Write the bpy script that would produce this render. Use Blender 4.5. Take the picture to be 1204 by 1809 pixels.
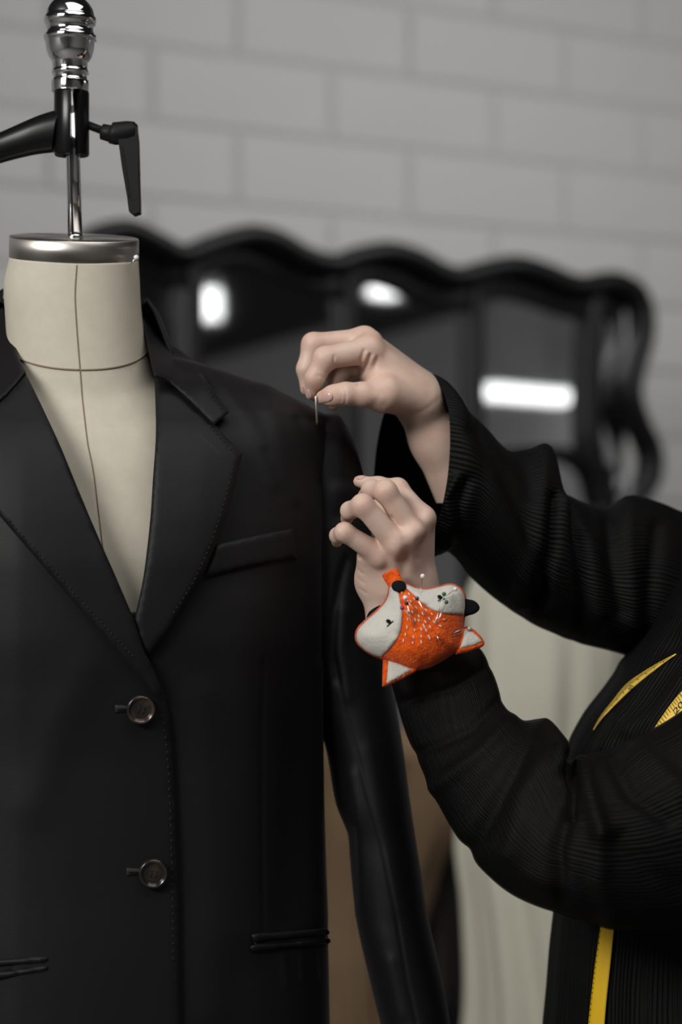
import bpy, bmesh, math, random
import numpy as np
from mathutils import Vector, Matrix, noise
from mathutils.bvhtree import BVHTree
from mathutils.geometry import delaunay_2d_cdt

random.seed(7); np.random.seed(7)
scene = bpy.context.scene
for o in list(bpy.data.objects): bpy.data.objects.remove(o)
C = scene.collection

# ------------------------------------------------------------------ camera, world, lights, exposure
F, D0, ZC = 3600.0, 1.8, 1.35            # focal length in pixels, distance to the subject plane, eye height
cam_d = bpy.data.cameras.new('camera'); cam = bpy.data.objects.new('camera', cam_d); C.objects.link(cam)
cam.location = (0, -D0, ZC); cam.rotation_euler = (math.pi/2, 0, 0)
cam_d.sensor_fit = 'HORIZONTAL'; cam_d.sensor_width = 24.0; cam_d.lens = 24.0*F/1204
cam_d.dof.use_dof = True; cam_d.dof.focus_distance = 1.745; cam_d.dof.aperture_fstop = 3.0
cam_d.clip_start = 0.05
scene.camera = cam

world = bpy.data.worlds.new('world'); scene.world = world; world.use_nodes = True
world.node_tree.nodes['Background'].inputs[0].default_value = (0.5, 0.52, 0.55, 1)
world.node_tree.nodes['Background'].inputs[1].default_value = 0.05

def area(name, loc, target, sx, sy, energy, col=(1, 1, 1)):
    d = bpy.data.lights.new(name, 'AREA'); d.shape = 'RECTANGLE'; d.size = sx; d.size_y = sy; d.energy = energy; d.color = col
    o = bpy.data.objects.new(name, d); C.objects.link(o); o.location = loc
    o.rotation_euler = (Vector(target)-Vector(loc)).to_track_quat('-Z', 'Y').to_euler()
    return o
area('key_light', (-1.95, -2.45, 3.0), (0.0, 0.0, 1.2), 1.5, 1.4, 104, (1.0, 0.985, 0.96))  # added key light from upper left, no window is built there
area('fill_front', (0.5, -1.0, 3.1), (0.4, -0.6, 0.0), 1.9, 1.9, 22, (1.0, 0.985, 0.965))  # added overhead fill, kept large to reflect in the finial; no fixture
area('wall_fill', (1.45, 2.15, 3.12), (0.7, 4.2, 1.3), 2.6, 1.0, 51, (1.0, 0.99, 0.985))  # added light to even out the back wall, no fixture behind it
scene.view_settings.view_transform = 'Standard'; scene.view_settings.look = 'None'
scene.view_settings.gamma = 1.0; scene.view_settings.use_curve_mapping = False
scene.view_settings.exposure = 0.36
scene.cycles.max_bounces = 6; scene.cycles.diffuse_bounces = 3; scene.cycles.glossy_bounces = 4; scene.cycles.transmission_bounces = 2; scene.cycles.transparent_max_bounces = 6
scene.cycles.adaptive_threshold = 0.02; scene.cycles.caustics_reflective = False; scene.cycles.caustics_refractive = False

# ------------------------------------------------------------------ helpers
CAM = Vector((0, -D0, ZC))
def P(u, v, Y):
    d = Y + D0
    return Vector(((u-602.0)/F*d, Y, ZC+(904.5-v)/F*d))
def ray(u, v):
    return Vector(((u-602.0)/F, 1.0, (904.5-v)/F)).normalized()
def px(V):                                # world (N,3) -> pixels
    V = np.asarray(V, float); d = V[..., 1]+D0
    return np.stack([V[..., 0]/d*F+602.0, 904.5-(V[..., 2]-ZC)/d*F], -1)
def crv(pts, n, closed=False):            # Catmull-Rom through points, n samples
    p = np.asarray(pts, float); m = len(p)
    if closed: idx = lambda k: p[k % m]; t = np.linspace(0, m, n, endpoint=False)
    else: idx = lambda k: p[min(max(k, 0), m-1)]; t = np.linspace(0, m-1, n)
    out = []
    for s in t:
        k = int(math.floor(s)); k = min(k, m-2) if not closed else k; f = s-k
        a, b, c, d = idx(k-1), idx(k), idx(k+1), idx(k+2)
        out.append(0.5*((2*b)+(-a+c)*f+(2*a-5*b+4*c-d)*f*f+(-a+3*b-3*c+d)*f**3))
    return np.array(out)
def tab(rows, q):                         # rows of (key, values...), smooth interpolation at keys q
    r = np.asarray(rows, float); x = r[:, 0]; out = []
    for j in range(1, r.shape[1]):
        y = r[:, j]; h = np.diff(x); dl = np.diff(y)/h
        m = np.zeros(len(x)); m[0] = dl[0]; m[-1] = dl[-1]
        for i in range(1, len(x)-1): m[i] = 0 if dl[i-1]*dl[i] <= 0 else 2*dl[i-1]*dl[i]/(dl[i-1]+dl[i])
        k = np.clip(np.searchsorted(x, q)-1, 0, len(x)-2); t = np.clip((q-x[k])/h[k], 0, 1)
        out.append((2*t**3-3*t**2+1)*y[k]+(t**3-2*t**2+t)*h[k]*m[k]+(-2*t**3+3*t**2)*y[k+1]+(t**3-t**2)*h[k]*m[k+1])
    return np.stack(out, -1)
def link(o, parent=None):
    C.objects.link(o)
    if parent is not None: o.parent = parent
    return o
def mesh_obj(name, verts, faces, m, parent=None, smooth=True, uvs=None):
    me = bpy.data.meshes.new(name)
    vl = verts.tolist() if isinstance(verts, np.ndarray) else [tuple(v) for v in verts]
    me.from_pydata(vl, [], faces.tolist() if isinstance(faces, np.ndarray) else faces); me.update()
    if uvs is not None:
        ul = me.uv_layers.new(name='UVMap'); uvs = np.asarray(uvs)
        vi = np.zeros(len(me.loops), int); me.loops.foreach_get('vertex_index', vi)
        ul.data.foreach_set('uv', uvs[vi].ravel().astype(float))
    if smooth: me.polygons.foreach_set('use_smooth', [True]*len(me.polygons))
    if m is not None: me.materials.append(m)
    o = bpy.data.objects.new(name, me)
    return link(o, parent)
def thing(name, label, cat, loc=(0, 0, 0), group=None):
    o = bpy.data.objects.new(name, None); o.empty_display_size = 0.05; C.objects.link(o)
    o['label'] = label; o['category'] = cat
    if group: o['group'] = group
    HOME[name] = o
    return o
HOME = {}
def tag(o, label, cat, group=None):
    o['label'] = label; o['category'] = cat
    if group: o['group'] = group
    return o
def struct(o, label=None):
    o['kind'] = 'structure'
    if label: o['label'] = label; 
    return o
def bm_obj(name, bm, m, parent=None, smooth=False):
    me = bpy.data.meshes.new(name); bm.normal_update(); bm.to_mesh(me); bm.free()
    if smooth: me.polygons.foreach_set('use_smooth', [True]*len(me.polygons))
    if m is not None: me.materials.append(m)
    return link(bpy.data.objects.new(name, me), parent)
def loft(rings, closed=True, cap0=False, cap1=False):
    R = np.asarray(rings, float); nr, ns = R.shape[:2]
    V = R.reshape(-1, 3); i = np.arange(nr-1)[:, None]; j = np.arange(ns if closed else ns-1)[None, :]; j2 = (j+1) % ns
    Fq = np.stack([i*ns+j, i*ns+j2, (i+1)*ns+j2, (i+1)*ns+j], -1).reshape(-1, 4).tolist()
    if cap0: Fq.append(list(range(ns))[::-1])
    if cap1: Fq.append([(nr-1)*ns+k for k in range(ns)])
    uv = np.stack(np.broadcast_arrays(np.arange(ns)[None, :]/ns, np.arange(nr)[:, None]/max(nr-1, 1)), -1).reshape(-1, 2)
    return V, Fq, uv
def tube(path, r, n=10, cap=True):        # path (N,3); r scalar or list
    p = np.asarray([tuple(q) for q in path], float); m = len(p); r = np.broadcast_to(np.asarray(r, float), (m,))
    t = np.gradient(p, axis=0); t /= np.linalg.norm(t, axis=1)[:, None]+1e-12
    up = np.array([0, 0, 1.0]) if abs(t[0][2]) < 0.9 else np.array([0, 1.0, 0])
    a = np.cross(t[0], up); a /= np.linalg.norm(a); rings = []
    for k in range(m):
        a = a-t[k]*np.dot(a, t[k]); a /= np.linalg.norm(a); b = np.cross(t[k], a)
        th = np.linspace(0, 2*math.pi, n, endpoint=False)[:, None]
        rings.append(p[k]+r[k]*(np.cos(th)*a+np.sin(th)*b))
    return loft(rings, True, cap, cap)
def lathe(profile, center, axis, n=64):   # profile of (h, r) along the axis
    axis = Vector(axis).normalized(); a = axis.orthogonal().normalized(); b = axis.cross(a)
    c = np.array(center); th = np.linspace(0, 2*math.pi, n, endpoint=False)[:, None]
    rings = [c+h*np.array(axis)+max(r, 1e-5)*(np.cos(th)*np.array(a)+np.sin(th)*np.array(b)) for h, r in profile]
    return loft(rings)
def merge(parts):
    V, Fa, n = [], [], 0
    for v, f, *_ in parts:
        v = np.asarray(v); V.append(v); Fa += [[k+n for k in q] for q in f]; n += len(v)
    return np.concatenate(V), Fa
def seg_dist(pts, line):                  # pts (N,2) to a polyline
    pts = np.asarray(pts, float); d = np.full(len(pts), 1e9); L = np.asarray(line, float)
    for a, b in zip(L[:-1], L[1:]):
        ab = b-a; t = np.clip(((pts-a)@ab)/(ab@ab+1e-12), 0, 1)
        d = np.minimum(d, np.linalg.norm(pts-(a+t[:, None]*ab), axis=1))
    return d
def inside(pts, poly):
    pts = np.asarray(pts, float); p = np.asarray(poly, float); c = np.zeros(len(pts), bool); j = len(p)-1
    for i in range(len(p)):
        xi, yi = p[i]; xj, yj = p[j]
        m = ((yi > pts[:, 1]) != (yj > pts[:, 1]))
        with np.errstate(divide='ignore', invalid='ignore'):
            x = (xj-xi)*(pts[:, 1]-yi)/(yj-yi+1e-12)+xi
        c ^= m & (pts[:, 0] < x); j = i
    return c
def densify(poly, step):
    p = np.asarray(poly, float); out = []
    for a, b in zip(p, np.roll(p, -1, 0)):
        n = max(1, int(np.linalg.norm(b-a)/step)); out += [a+(b-a)*k/n for k in range(n)]
    return np.array(out)
def smooth_poly(poly, corner=()):         # Catmull-Rom between corners, corner indices stay sharp
    p = [tuple(q) for q in poly]; n = len(p)
    if not corner: return crv(p, n*8, True)
    out = []; cs = sorted(corner)
    for k, c in enumerate(cs):
        e = cs[(k+1) % len(cs)]; span = (e-c) % n or n
        out += crv([p[(c+i) % n] for i in range(span+1)], span*8+1)[:-1].tolist()
    return np.array(out)
def cdt(poly, step):
    poly = np.asarray(poly); lo, hi = poly.min(0), poly.max(0)
    gx, gy = np.meshgrid(np.arange(lo[0]+step*.5, hi[0], step), np.arange(lo[1]+step*.5, hi[1], step*.87))
    gx[::2] += step*.5
    g = np.stack([gx.ravel(), gy.ravel()], -1)
    ring = np.vstack([poly, poly[:1]])
    if len(g): g = g[inside(g, poly)]
    if len(g): g = g[seg_dist(g, ring) > step*.45]
    vs = [Vector((float(a), float(b))) for a, b in np.vstack([poly, g]) ] if len(g) else [Vector((float(a), float(b))) for a, b in poly]
    n = len(poly); r = delaunay_2d_cdt(vs, [(i, (i+1) % n) for i in range(n)], [list(range(n))], 1, 1e-5)
    V2 = np.array([tuple(v) for v in r[0]]); Fc = [list(f) for f in r[2]]
    return V2, Fc, seg_dist(V2, ring)
def sheet(name, poly, front, m, parent, step=7, thick=.0025, edge=5.0, puff=.002, dens=5, back=None):
    """a piece of cloth with thickness and rounded edge: poly in pixels, front(u,v)->point on the carrying surface"""
    poly = densify(poly, dens); V2, Fc, dist = cdt(poly, step)
    q = np.clip(dist/edge, 0, 1); lift = puff*np.sqrt(np.clip(1-(1-q)**2, 0, 1))
    top, bot = [], []
    for (u, v), l in zip(V2, lift):
        base = front(u, v); r = ray(u, v)
        top.append(base-r*(thick+l)); bot.append(base+r*(0.0 if back is None else back))
    n = len(V2); cnt = {}
    A = 0.0
    for f in Fc:
        A += sum(V2[f[i]][0]*V2[f[(i+1) % len(f)]][1]-V2[f[(i+1) % len(f)]][0]*V2[f[i]][1] for i in range(len(f)))
    if A > 0: Fc = [f[::-1] for f in Fc]
    for f in Fc:
        for i in range(len(f)):
            e = (f[i], f[(i+1) % len(f)]); cnt[e] = 1
    faces = [f for f in Fc]+[[k+n for k in f[::-1]] for f in Fc]
    for (a, b) in cnt:
        if (b, a) not in cnt: faces.append([b, a, a+n, b+n])
    return mesh_obj(name, [tuple(v) for v in top+bot], faces, m, parent)
def bvh_of(*objs):
    V, Fa, n = [], [], 0
    for o in objs:
        me = o.data; V += [o.matrix_world @ v.co for v in me.vertices]
        Fa += [[k+n for k in p.vertices] for p in me.polygons]; n = len(V)
    return BVHTree.FromPolygons(V, Fa)
def caster(bvh, pull=(300, 1200)):
    def f(u, v):
        uu, vv = u, v
        for k in range(60):
            h = bvh.ray_cast(CAM, ray(uu, vv))
            if h[0] is not None:
                d = (h[0].y+D0); return P(u, v, h[0].y) if k else h[0]
            uu += (pull[0]-uu)*0.02; vv += (pull[1]-vv)*0.02
        return P(u, v, 0.0)
    return f
def blur_line(V, lines, N=None):          # displacement of vertices along pixel lines: (polyline, amp, width)
    q = px(V); d = np.zeros(len(q))
    for L, amp, w in lines:
        d += amp*np.exp(-(seg_dist(q, L)/w)**2)
    return d
def vnormals(V, Fq):
    me = bpy.data.meshes.new('tmp'); me.from_pydata(np.asarray(V).tolist(), [], Fq); me.update()
    n = np.zeros(len(V)*3); me.vertices.foreach_get('normal', n); bpy.data.meshes.remove(me)
    return n.reshape(-1, 3)
def box(name, c, s, m, parent=None, rot=0.0, bev=0.0):
    bm = bmesh.new(); bmesh.ops.create_cube(bm, size=1.0)
    for v in bm.verts: v.co = Vector((v.co.x*s[0], v.co.y*s[1], v.co.z*s[2]))
    if bev: bmesh.ops.bevel(bm, geom=bm.edges[:], offset=bev, segments=2, affect='EDGES', profile=.5)
    bmesh.ops.transform(bm, matrix=Matrix.Translation(c) @ Matrix.Rotation(rot, 4, 'Z'), verts=bm.verts)
    return bm_obj(name, bm, m, parent)

# ------------------------------------------------------------------ materials
M = {}
def mat(name, base, rough=.5, metal=0.0, spec=.5, bump=None, var=None, sheen=0.0, sss=0.0, coat=0.0, aniso=0.0, emit=None, sheen_col=None):
    m = bpy.data.materials.new(name); m.use_nodes = True; nt = m.node_tree; b = nt.nodes['Principled BSDF']
    b.inputs['Base Color'].default_value = (*base, 1); b.inputs['Roughness'].default_value = rough
    b.inputs['Metallic'].default_value = metal; b.inputs['Specular IOR Level'].default_value = spec
    b.inputs['Sheen Weight'].default_value = sheen; b.inputs['Coat Weight'].default_value = coat; b.inputs['Coat Roughness'].default_value = .08
    if sheen_col: b.inputs['Sheen Tint'].default_value = (*sheen_col, 1)
    if aniso: b.inputs['Anisotropic'].default_value = aniso
    if sss:
        b.inputs['Subsurface Weight'].default_value = sss; b.inputs['Subsurface Radius'].default_value = (1.0, .35, .2); b.inputs['Subsurface Scale'].default_value = .004
    if emit:
        b.inputs['Emission Color'].default_value = (*emit[0], 1); b.inputs['Emission Strength'].default_value = emit[1]
    tc = nt.nodes.new('ShaderNodeTexCoord')
    if var:                                # (scale, other colour, lo, hi)
        n = nt.nodes.new('ShaderNodeTexNoise'); n.inputs['Scale'].default_value = var[0]; n.inputs['Detail'].default_value = 5
        nt.links.new(tc.outputs['Object'], n.inputs['Vector'])
        r = nt.nodes.new('ShaderNodeValToRGB'); r.color_ramp.elements[0].position = var[2]; r.color_ramp.elements[1].position = var[3]
        r.color_ramp.elements[0].color = (*base, 1); r.color_ramp.elements[1].color = (*var[1], 1)
        nt.links.new(n.outputs['Fac'], r.inputs['Fac']); nt.links.new(r.outputs['Color'], b.inputs['Base Color'])
    if bump:                               # (scale, strength, distance)
        n = nt.nodes.new('ShaderNodeTexNoise'); n.inputs['Scale'].default_value = bump[0]; n.inputs['Detail'].default_value = 4
        nt.links.new(tc.outputs['Object'], n.inputs['Vector'])
        bp = nt.nodes.new('ShaderNodeBump'); bp.inputs['Strength'].default_value = bump[1]; bp.inputs['Distance'].default_value = bump[2]
        nt.links.new(n.outputs['Fac'], bp.inputs['Height']); nt.links.new(bp.outputs['Normal'], b.inputs['Normal'])
    M[name] = m; return m
mat('wall_paint', (.52, .518, .512), .75, bump=(60, .25, .004), var=(1.3, (.47, .467, .46), .35, .7))
mat('wall_mortar', (.46, .455, .446), .85, bump=(90, .3, .004))
mat('room_paint', (.55, .55, .54), .8, bump=(40, .1, .002))
mat('room_grey', (.55, .55, .56), .8, bump=(40, .1, .002))
mat('floor_concrete', (.22, .21, .2), .6, bump=(20, .2, .003), var=(3, (.16, .155, .15), .3, .7))
mat('ceiling_dark', (.045, .045, .05), .8, bump=(30, .1, .002))
mat('lamp_white', (.7, .7, .7), .5)
mat('lamp_glow', (1, 1, 1), .5, emit=((1, .99, .97), 2.2))
mat('lacquer', (.004, .004, .0045), .42, spec=.22, bump=(15, .05, .002))
mat('mirror_glass', (.74, .75, .77), .03, metal=1.0)
mat('chrome', (.86, .86, .87), .06, metal=1.0, bump=(40, .02, .001))
mat('steel_brushed', (.50, .465, .43), .30, metal=1.0, aniso=.8)
_nt = M['steel_brushed'].node_tree; _tg = _nt.nodes.new('ShaderNodeTangent'); _tg.direction_type = 'RADIAL'; _tg.axis = 'Z'
_nt.links.new(_tg.outputs[0], _nt.nodes['Principled BSDF'].inputs['Tangent'])
mat('black_plastic', (.007, .007, .0075), .5, spec=.2, bump=(300, .15, .0006))
mat('black_gloss', (.006, .006, .0065), .24, spec=.3)
mat('satin', (.0034, .0029, .0035), .58, spec=.30, sheen=.03, sheen_col=(.85, .75, .85), bump=(900, .25, .0004))
mat('thread', (.006, .0055, .006), .7)
mat('hole_shade', (.002, .002, .002), .9)  # near-black that stands for shade inside holes, grooves and slits
mat('seam_thread', (.24, .19, .125), .9)
mat('button_horn', (.014, .012, .011), .20, coat=.6, var=(70, (.07, .04, .022), .52, .8))
mat('skin', (.665, .495, .405), .46, spec=.34, sss=.10, var=(60, (.62, .405, .32), .42, .78), bump=(420, .16, .0006))
mat('nail', (.62, .40, .345), .22, spec=.5, coat=.2)
mat('felt_orange', (.86, .125, .008), .95, spec=.1, sheen=.15, var=(170, (.50, .045, .006), .36, .72), bump=(520, 1.0, .0016))
mat('felt_white', (.56, .54, .485), .95, spec=.1, sheen=.2, var=(110, (.50, .475, .42), .45, .8), bump=(420, .6, .001))
mat('felt_black', (.008, .008, .009), .95, spec=.1, bump=(500, .8, .001))
mat('stitch_white', (.72, .66, .58), .8)
mat('pin_steel', (.75, .73, .70), .18, metal=1.0)
mat('needle_gold', (.90, .84, .72), .42, metal=1.0)
mat('pin_white', (.80, .79, .80), .18, coat=.5)
mat('pin_grey', (.36, .36, .33), .22, coat=.5)
mat('pin_green', (.004, .10, .035), .15, coat=.6)
mat('pin_black', (.006, .006, .007), .15, coat=.6)
mat('pin_magenta', (.26, .004, .13), .15, coat=.6)
mat('tape_yellow', (.84, .56, .08), .5, bump=(300, .1, .0005))
mat('tape_back', (.80, .49, .006), .5, bump=(300, .1, .0005))
mat('tape_ink', (.012, .011, .008), .6)
mat('tape_edge', (.75, .72, .66), .6)
mat('hair_brown', (.035, .02, .013), .45, bump=(200, .6, .004))
mat('suede_brown', (.20, .130, .072), .9, sheen=.0, var=(6, (.14, .085, .045), .35, .7), bump=(120, .2, .002))
mat('cloth_darkbrown', (.018, .013, .012), .9, bump=(80, .2, .002))
mat('cloth_black', (.006, .006, .007), .9, bump=(80, .2, .002))
mat('cloth_sage', (.80, .765, .64), .8, var=(3, (.70, .68, .55), .35, .7), bump=(60, .2, .003))
mat('cloth_bluegrey', (.20, .23, .27), .8, bump=(60, .2, .002))
mat('trouser_cloth', (.010, .010, .011), .8, bump=(80, .2, .002))
mat('shoe_leather', (.01, .009, .009), .35)

def linen():
    m = mat('linen', (.50, .455, .365), .9, spec=.15); nt = m.node_tree; b = nt.nodes['Principled BSDF']
    tc = nt.nodes.new('ShaderNodeTexCoord'); hs = []
    for sc, rot in ((1500, .10), (1500, .10+math.pi/2)):
        mp = nt.nodes.new('ShaderNodeMapping'); mp.inputs['Rotation'].default_value = (0, rot, 0)
        w = nt.nodes.new('ShaderNodeTexWave'); w.wave_type = 'BANDS'; w.bands_direction = 'X'
        w.inputs['Scale'].default_value = sc/3.3; w.inputs['Distortion'].default_value = 2.2; w.inputs['Detail'].default_value = 2
        nt.links.new(tc.outputs['Object'], mp.inputs['Vector']); nt.links.new(mp.outputs['Vector'], w.inputs['Vector']); hs.append(w)
    ad = nt.nodes.new('ShaderNodeMath'); ad.operation = 'MULTIPLY'
    nt.links.new(hs[0].outputs['Fac'], ad.inputs[0]); nt.links.new(hs[1].outputs['Fac'], ad.inputs[1])
    n = nt.nodes.new('ShaderNodeTexNoise'); n.inputs['Scale'].default_value = 90; n.inputs['Detail'].default_value = 6
    nt.links.new(tc.outputs['Object'], n.inputs['Vector'])
    mx = nt.nodes.new('ShaderNodeMath'); mx.operation = 'MULTIPLY_ADD'; mx.inputs[1].default_value = .75
    nt.links.new(ad.outputs[0], mx.inputs[0]); hf = nt.nodes.new('ShaderNodeMath'); hf.operation = 'MULTIPLY_ADD'; hf.inputs[1].default_value = .35; hf.inputs[2].default_value = .28
    nt.links.new(n.outputs['Fac'], hf.inputs[0]); nt.links.new(hf.outputs[0], mx.inputs[2])
    r = nt.nodes.new('ShaderNodeValToRGB'); r.color_ramp.elements[0].position = .35; r.color_ramp.elements[1].position = .95
    r.color_ramp.elements[0].color = (.50, .45, .36, 1); r.color_ramp.elements[1].color = (.66, .615, .515, 1)
    nt.links.new(mx.outputs[0], r.inputs['Fac']); nt.links.new(r.outputs['Color'], b.inputs['Base Color'])
    bp = nt.nodes.new('ShaderNodeBump'); bp.inputs['Strength'].default_value = .35; bp.inputs['Distance'].default_value = .0005
    nt.links.new(mx.outputs[0], bp.inputs['Height']); nt.links.new(bp.outputs['Normal'], b.inputs['Normal'])
linen()
def plisse(name, us, vs, sheer=0.0):
    """sheer crinkled black cloth, ribs run along the sleeve in UV space"""
    m = mat(name, (.0075, .0070, .0072), .62, spec=.14); nt = m.node_tree; b = nt.nodes['Principled BSDF']
    uv = nt.nodes.new('ShaderNodeUVMap'); mp = nt.nodes.new('ShaderNodeMapping'); mp.inputs['Scale'].default_value = (us, vs, 1)
    nt.links.new(uv.outputs['UV'], mp.inputs['Vector'])
    w = nt.nodes.new('ShaderNodeTexWave'); w.wave_type = 'BANDS'; w.bands_direction = 'X'
    w.inputs['Scale'].default_value = 1.0; w.inputs['Distortion'].default_value = 5.0; w.inputs['Detail'].default_value = 4; w.inputs['Detail Scale'].default_value = .6
    nt.links.new(mp.outputs['Vector'], w.inputs['Vector'])
    bp = nt.nodes.new('ShaderNodeBump'); bp.inputs['Strength'].default_value = .6; bp.inputs['Distance'].default_value = .0010
    nt.links.new(w.outputs['Fac'], bp.inputs['Height']); nt.links.new(bp.outputs['Normal'], b.inputs['Normal'])
    r = nt.nodes.new('ShaderNodeValToRGB'); r.color_ramp.elements[0].color = (.0016, .0015, .0016, 1); r.color_ramp.elements[1].color = (.0040, .0035, .0034, 1)
    nt.links.new(w.outputs['Fac'], r.inputs['Fac']); nt.links.new(r.outputs['Color'], b.inputs['Base Color'])
    if not sheer: return m
    tr = nt.nodes.new('ShaderNodeBsdfTransparent'); mx = nt.nodes.new('ShaderNodeMixShader'); mx.inputs[0].default_value = sheer   # thin cloth lets the arm show faintly
    nt.links.new(b.outputs[0], mx.inputs[1]); nt.links.new(tr.outputs[0], mx.inputs[2]); nt.links.new(mx.outputs[0], nt.nodes['Material Output'].inputs['Surface'])
    return m
plisse('plisse_sleeve', 44, 9); plisse('plisse_sheer', 44, 9, .22); plisse('plisse_body', 70, 6)
def blush():
    nt = M['skin'].node_tree; b = nt.nodes['Principled BSDF']; src = b.inputs['Base Color'].links[0].from_socket
    at = nt.nodes.new('ShaderNodeAttribute'); at.attribute_name = 'blush'
    mx = nt.nodes.new('ShaderNodeMix'); mx.data_type = 'RGBA'; mx.inputs[7].default_value = (.66, .35, .285, 1)
    nt.links.new(at.outputs['Fac'], mx.inputs[0]); nt.links.new(src, mx.inputs[6]); nt.links.new(mx.outputs[2], b.inputs['Base Color'])
    tc = nt.nodes.new('ShaderNodeTexCoord'); v = nt.nodes.new('ShaderNodeTexVoronoi'); v.feature = 'DISTANCE_TO_EDGE'; v.inputs['Scale'].default_value = 750
    nt.links.new(tc.outputs['Object'], v.inputs['Vector']); bp = nt.nodes.new('ShaderNodeBump'); bp.inputs['Strength'].default_value = .22; bp.inputs['Distance'].default_value = .0004
    nt.links.new(v.outputs['Distance'], bp.inputs['Height']); old = b.inputs['Normal'].links[0].from_socket
    nt.links.new(old, bp.inputs['Normal']); nt.links.new(bp.outputs['Normal'], b.inputs['Normal'])
blush()

# ------------------------------------------------------------------ room shell (its own axes: t along the back wall, n out of it)
RO = Vector((0.09, 3.90, 0)); RT = Vector((.862, .507, 0)); RN = Vector((.507, -.862, 0)); RA = math.atan2(.507, .862)
def W(s, n, z): return RO+RT*s+RN*n+Vector((0, 0, z))
S0, S1, NF, ZH = -5.6, 4.4, 8.6, 3.2
wb = struct(box('wall_back', W((S0+S1)/2, -.10, ZH/2), (S1-S0, .20, ZH), M['wall_mortar'], None, RA))
bw, bh, pit, rowh = .530, .186, .544, .200
def block_mesh(w, seed):
    bm = bmesh.new(); bmesh.ops.create_cube(bm, size=1.0); rnd = random.Random(seed)
    for v in bm.verts: v.co = Vector((v.co.x*w, v.co.y*.024, v.co.z*bh))
    bmesh.ops.bevel(bm, geom=bm.edges[:], offset=.006, segments=2, affect='EDGES')
    for v in bm.verts: v.co.y += rnd.uniform(-.0008, .0008)
    bm.normal_update(); me = bpy.data.meshes.new('brick'); bm.to_mesh(me); bm.free(); me.materials.append(M['wall_paint']); return me
bmeshes = [block_mesh(bw, k) for k in range(4)]
for r in range(16):
    z = .07+rowh*r
    off = (.109 if r % 2 else -.144) + pit/2
    k0 = int((S0+.3-off)/pit); k1 = int((S1-.3-off)/pit)
    for k in range(k0, k1+1):
        o = bpy.data.objects.new('brick', bmeshes[(k+3*r) % 4]); C.objects.link(o)
        p = W(off+k*pit, -.002+random.uniform(-.0015, .0015), z+.0)
        o.parent = wb; o.matrix_parent_inverse = Matrix.Identity(4); o.location = p; o.rotation_euler = (random.uniform(-.002, .002), 0, RA)
struct(box('floor', W((S0+S1)/2, NF/2, -.05), (S1-S0+.4, NF+.4, .10), M['floor_concrete'], None, RA))
struct(box('ceiling', W((S0+S1)/2, NF/2, ZH+.05), (S1-S0+.4, NF+.4, .10), M['ceiling_dark'], None, RA))
struct(box('wall_left', W(S0-.1, NF/2, ZH/2), (.20, NF, ZH), M['room_paint'], None, RA))
struct(box('reflection_slab_1', W(4.0, 4.7, ZH-.02), (.62, .9, .04), M['room_paint'], None, RA, .006))  # pale slab added under the ceiling for a lighter patch in the mirror
struct(box('wall_right', W(S1+.1, NF/2, ZH/2), (.20, NF, ZH), M['room_grey'], None, RA))
struct(box('wall_front', W((S0+S1)/2, NF+.1, ZH/2), (S1-S0+.4, .20, ZH), M['room_paint'], None, RA))

# ------------------------------------------------------------------ mirror with a scalloped black frame
MA, MB = P(207, 904.5, 4.2-D0), P(1075, 904.5, 5.03-D0)
MT = (MB-MA).normalized(); MN = Vector((MT.y, -MT.x, 0)); lean = math.radians(4.0)
MNl = (MN*math.cos(lean)+Vector((0, 0, math.sin(lean)))).normalized(); MU = MNl.cross(MT).normalized()
if MU.z < 0: MU = -MU
def G(u, v, off=0.0):
    r = ray(u, v); k = (MA-CAM).dot(MNl)/r.dot(MNl); return CAM+r*k+MNl*off
mirror = thing('floor_mirror', 'large standing mirror with scalloped glossy black frame against the pale block wall', 'mirror')
def bar(name, pts, w, depth, off, m, n=60, parent=mirror, closed=False):
    q = crv(pts, n, closed); c = np.array([tuple(G(u, v, off)) for u, v in q]); sc = (c[:, 1]+D0)/F
    t = np.gradient(c, axis=0); t /= np.linalg.norm(t, axis=1)[:, None]; nn = np.array(MNl); rings = []
    th = np.linspace(0, 2*math.pi, 14, endpoint=False)[:, None]
    for k in range(len(c)):
        b = np.cross(nn, t[k]); b /= np.linalg.norm(b)
        cs, sn = np.cos(th), np.sin(th)
        rings.append(c[k]+b*(np.sign(cs)*np.abs(cs)**.7)*w/2*sc[k]+nn*(np.sign(sn)*np.abs(sn)**.7)*depth/2)
    v, f, uv = loft(rings, True, True, True)
    return mesh_obj(name, v, f, m, parent)
top_edge = [(98, 520), (108, 462), (150, 424), (207, 412), (260, 434), (305, 455), (360, 437), (420, 421), (470, 430), (520, 458), (570, 472),
            (615, 458), (665, 450), (715, 462), (760, 486), (792, 494), (840, 482), (890, 474), (940, 486), (985, 505), (1015, 509), (1050, 502), (1080, 506),
            (1104, 524), (1116, 556), (1116, 600), (1102, 652), (1094, 698), (1108, 748), (1130, 800), (1128, 848), (1100, 890), (1082, 940), (1094, 1010),
            (1116, 1080), (1116, 1180), (1092, 1270), (1094, 1420), (1094, 1830)]
zfl = lambda u: 904.5+ZC*F/(G(u, 1900).y+D0)
bar('frame', [(98, zfl(98)-4), (96, 1500), (98, 900)]+top_edge+[(1092, zfl(1092)-6)], 38, .075, .03, M['lacquer'], 260)
bar('top_moulding', [(120, 500), (207, 447), (305, 484), (420, 452), (570, 505), (665, 482), (792, 528), (890, 506), (1010, 540), (1075, 545)], 46, .035, .0, M['lacquer'], 160)
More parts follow.
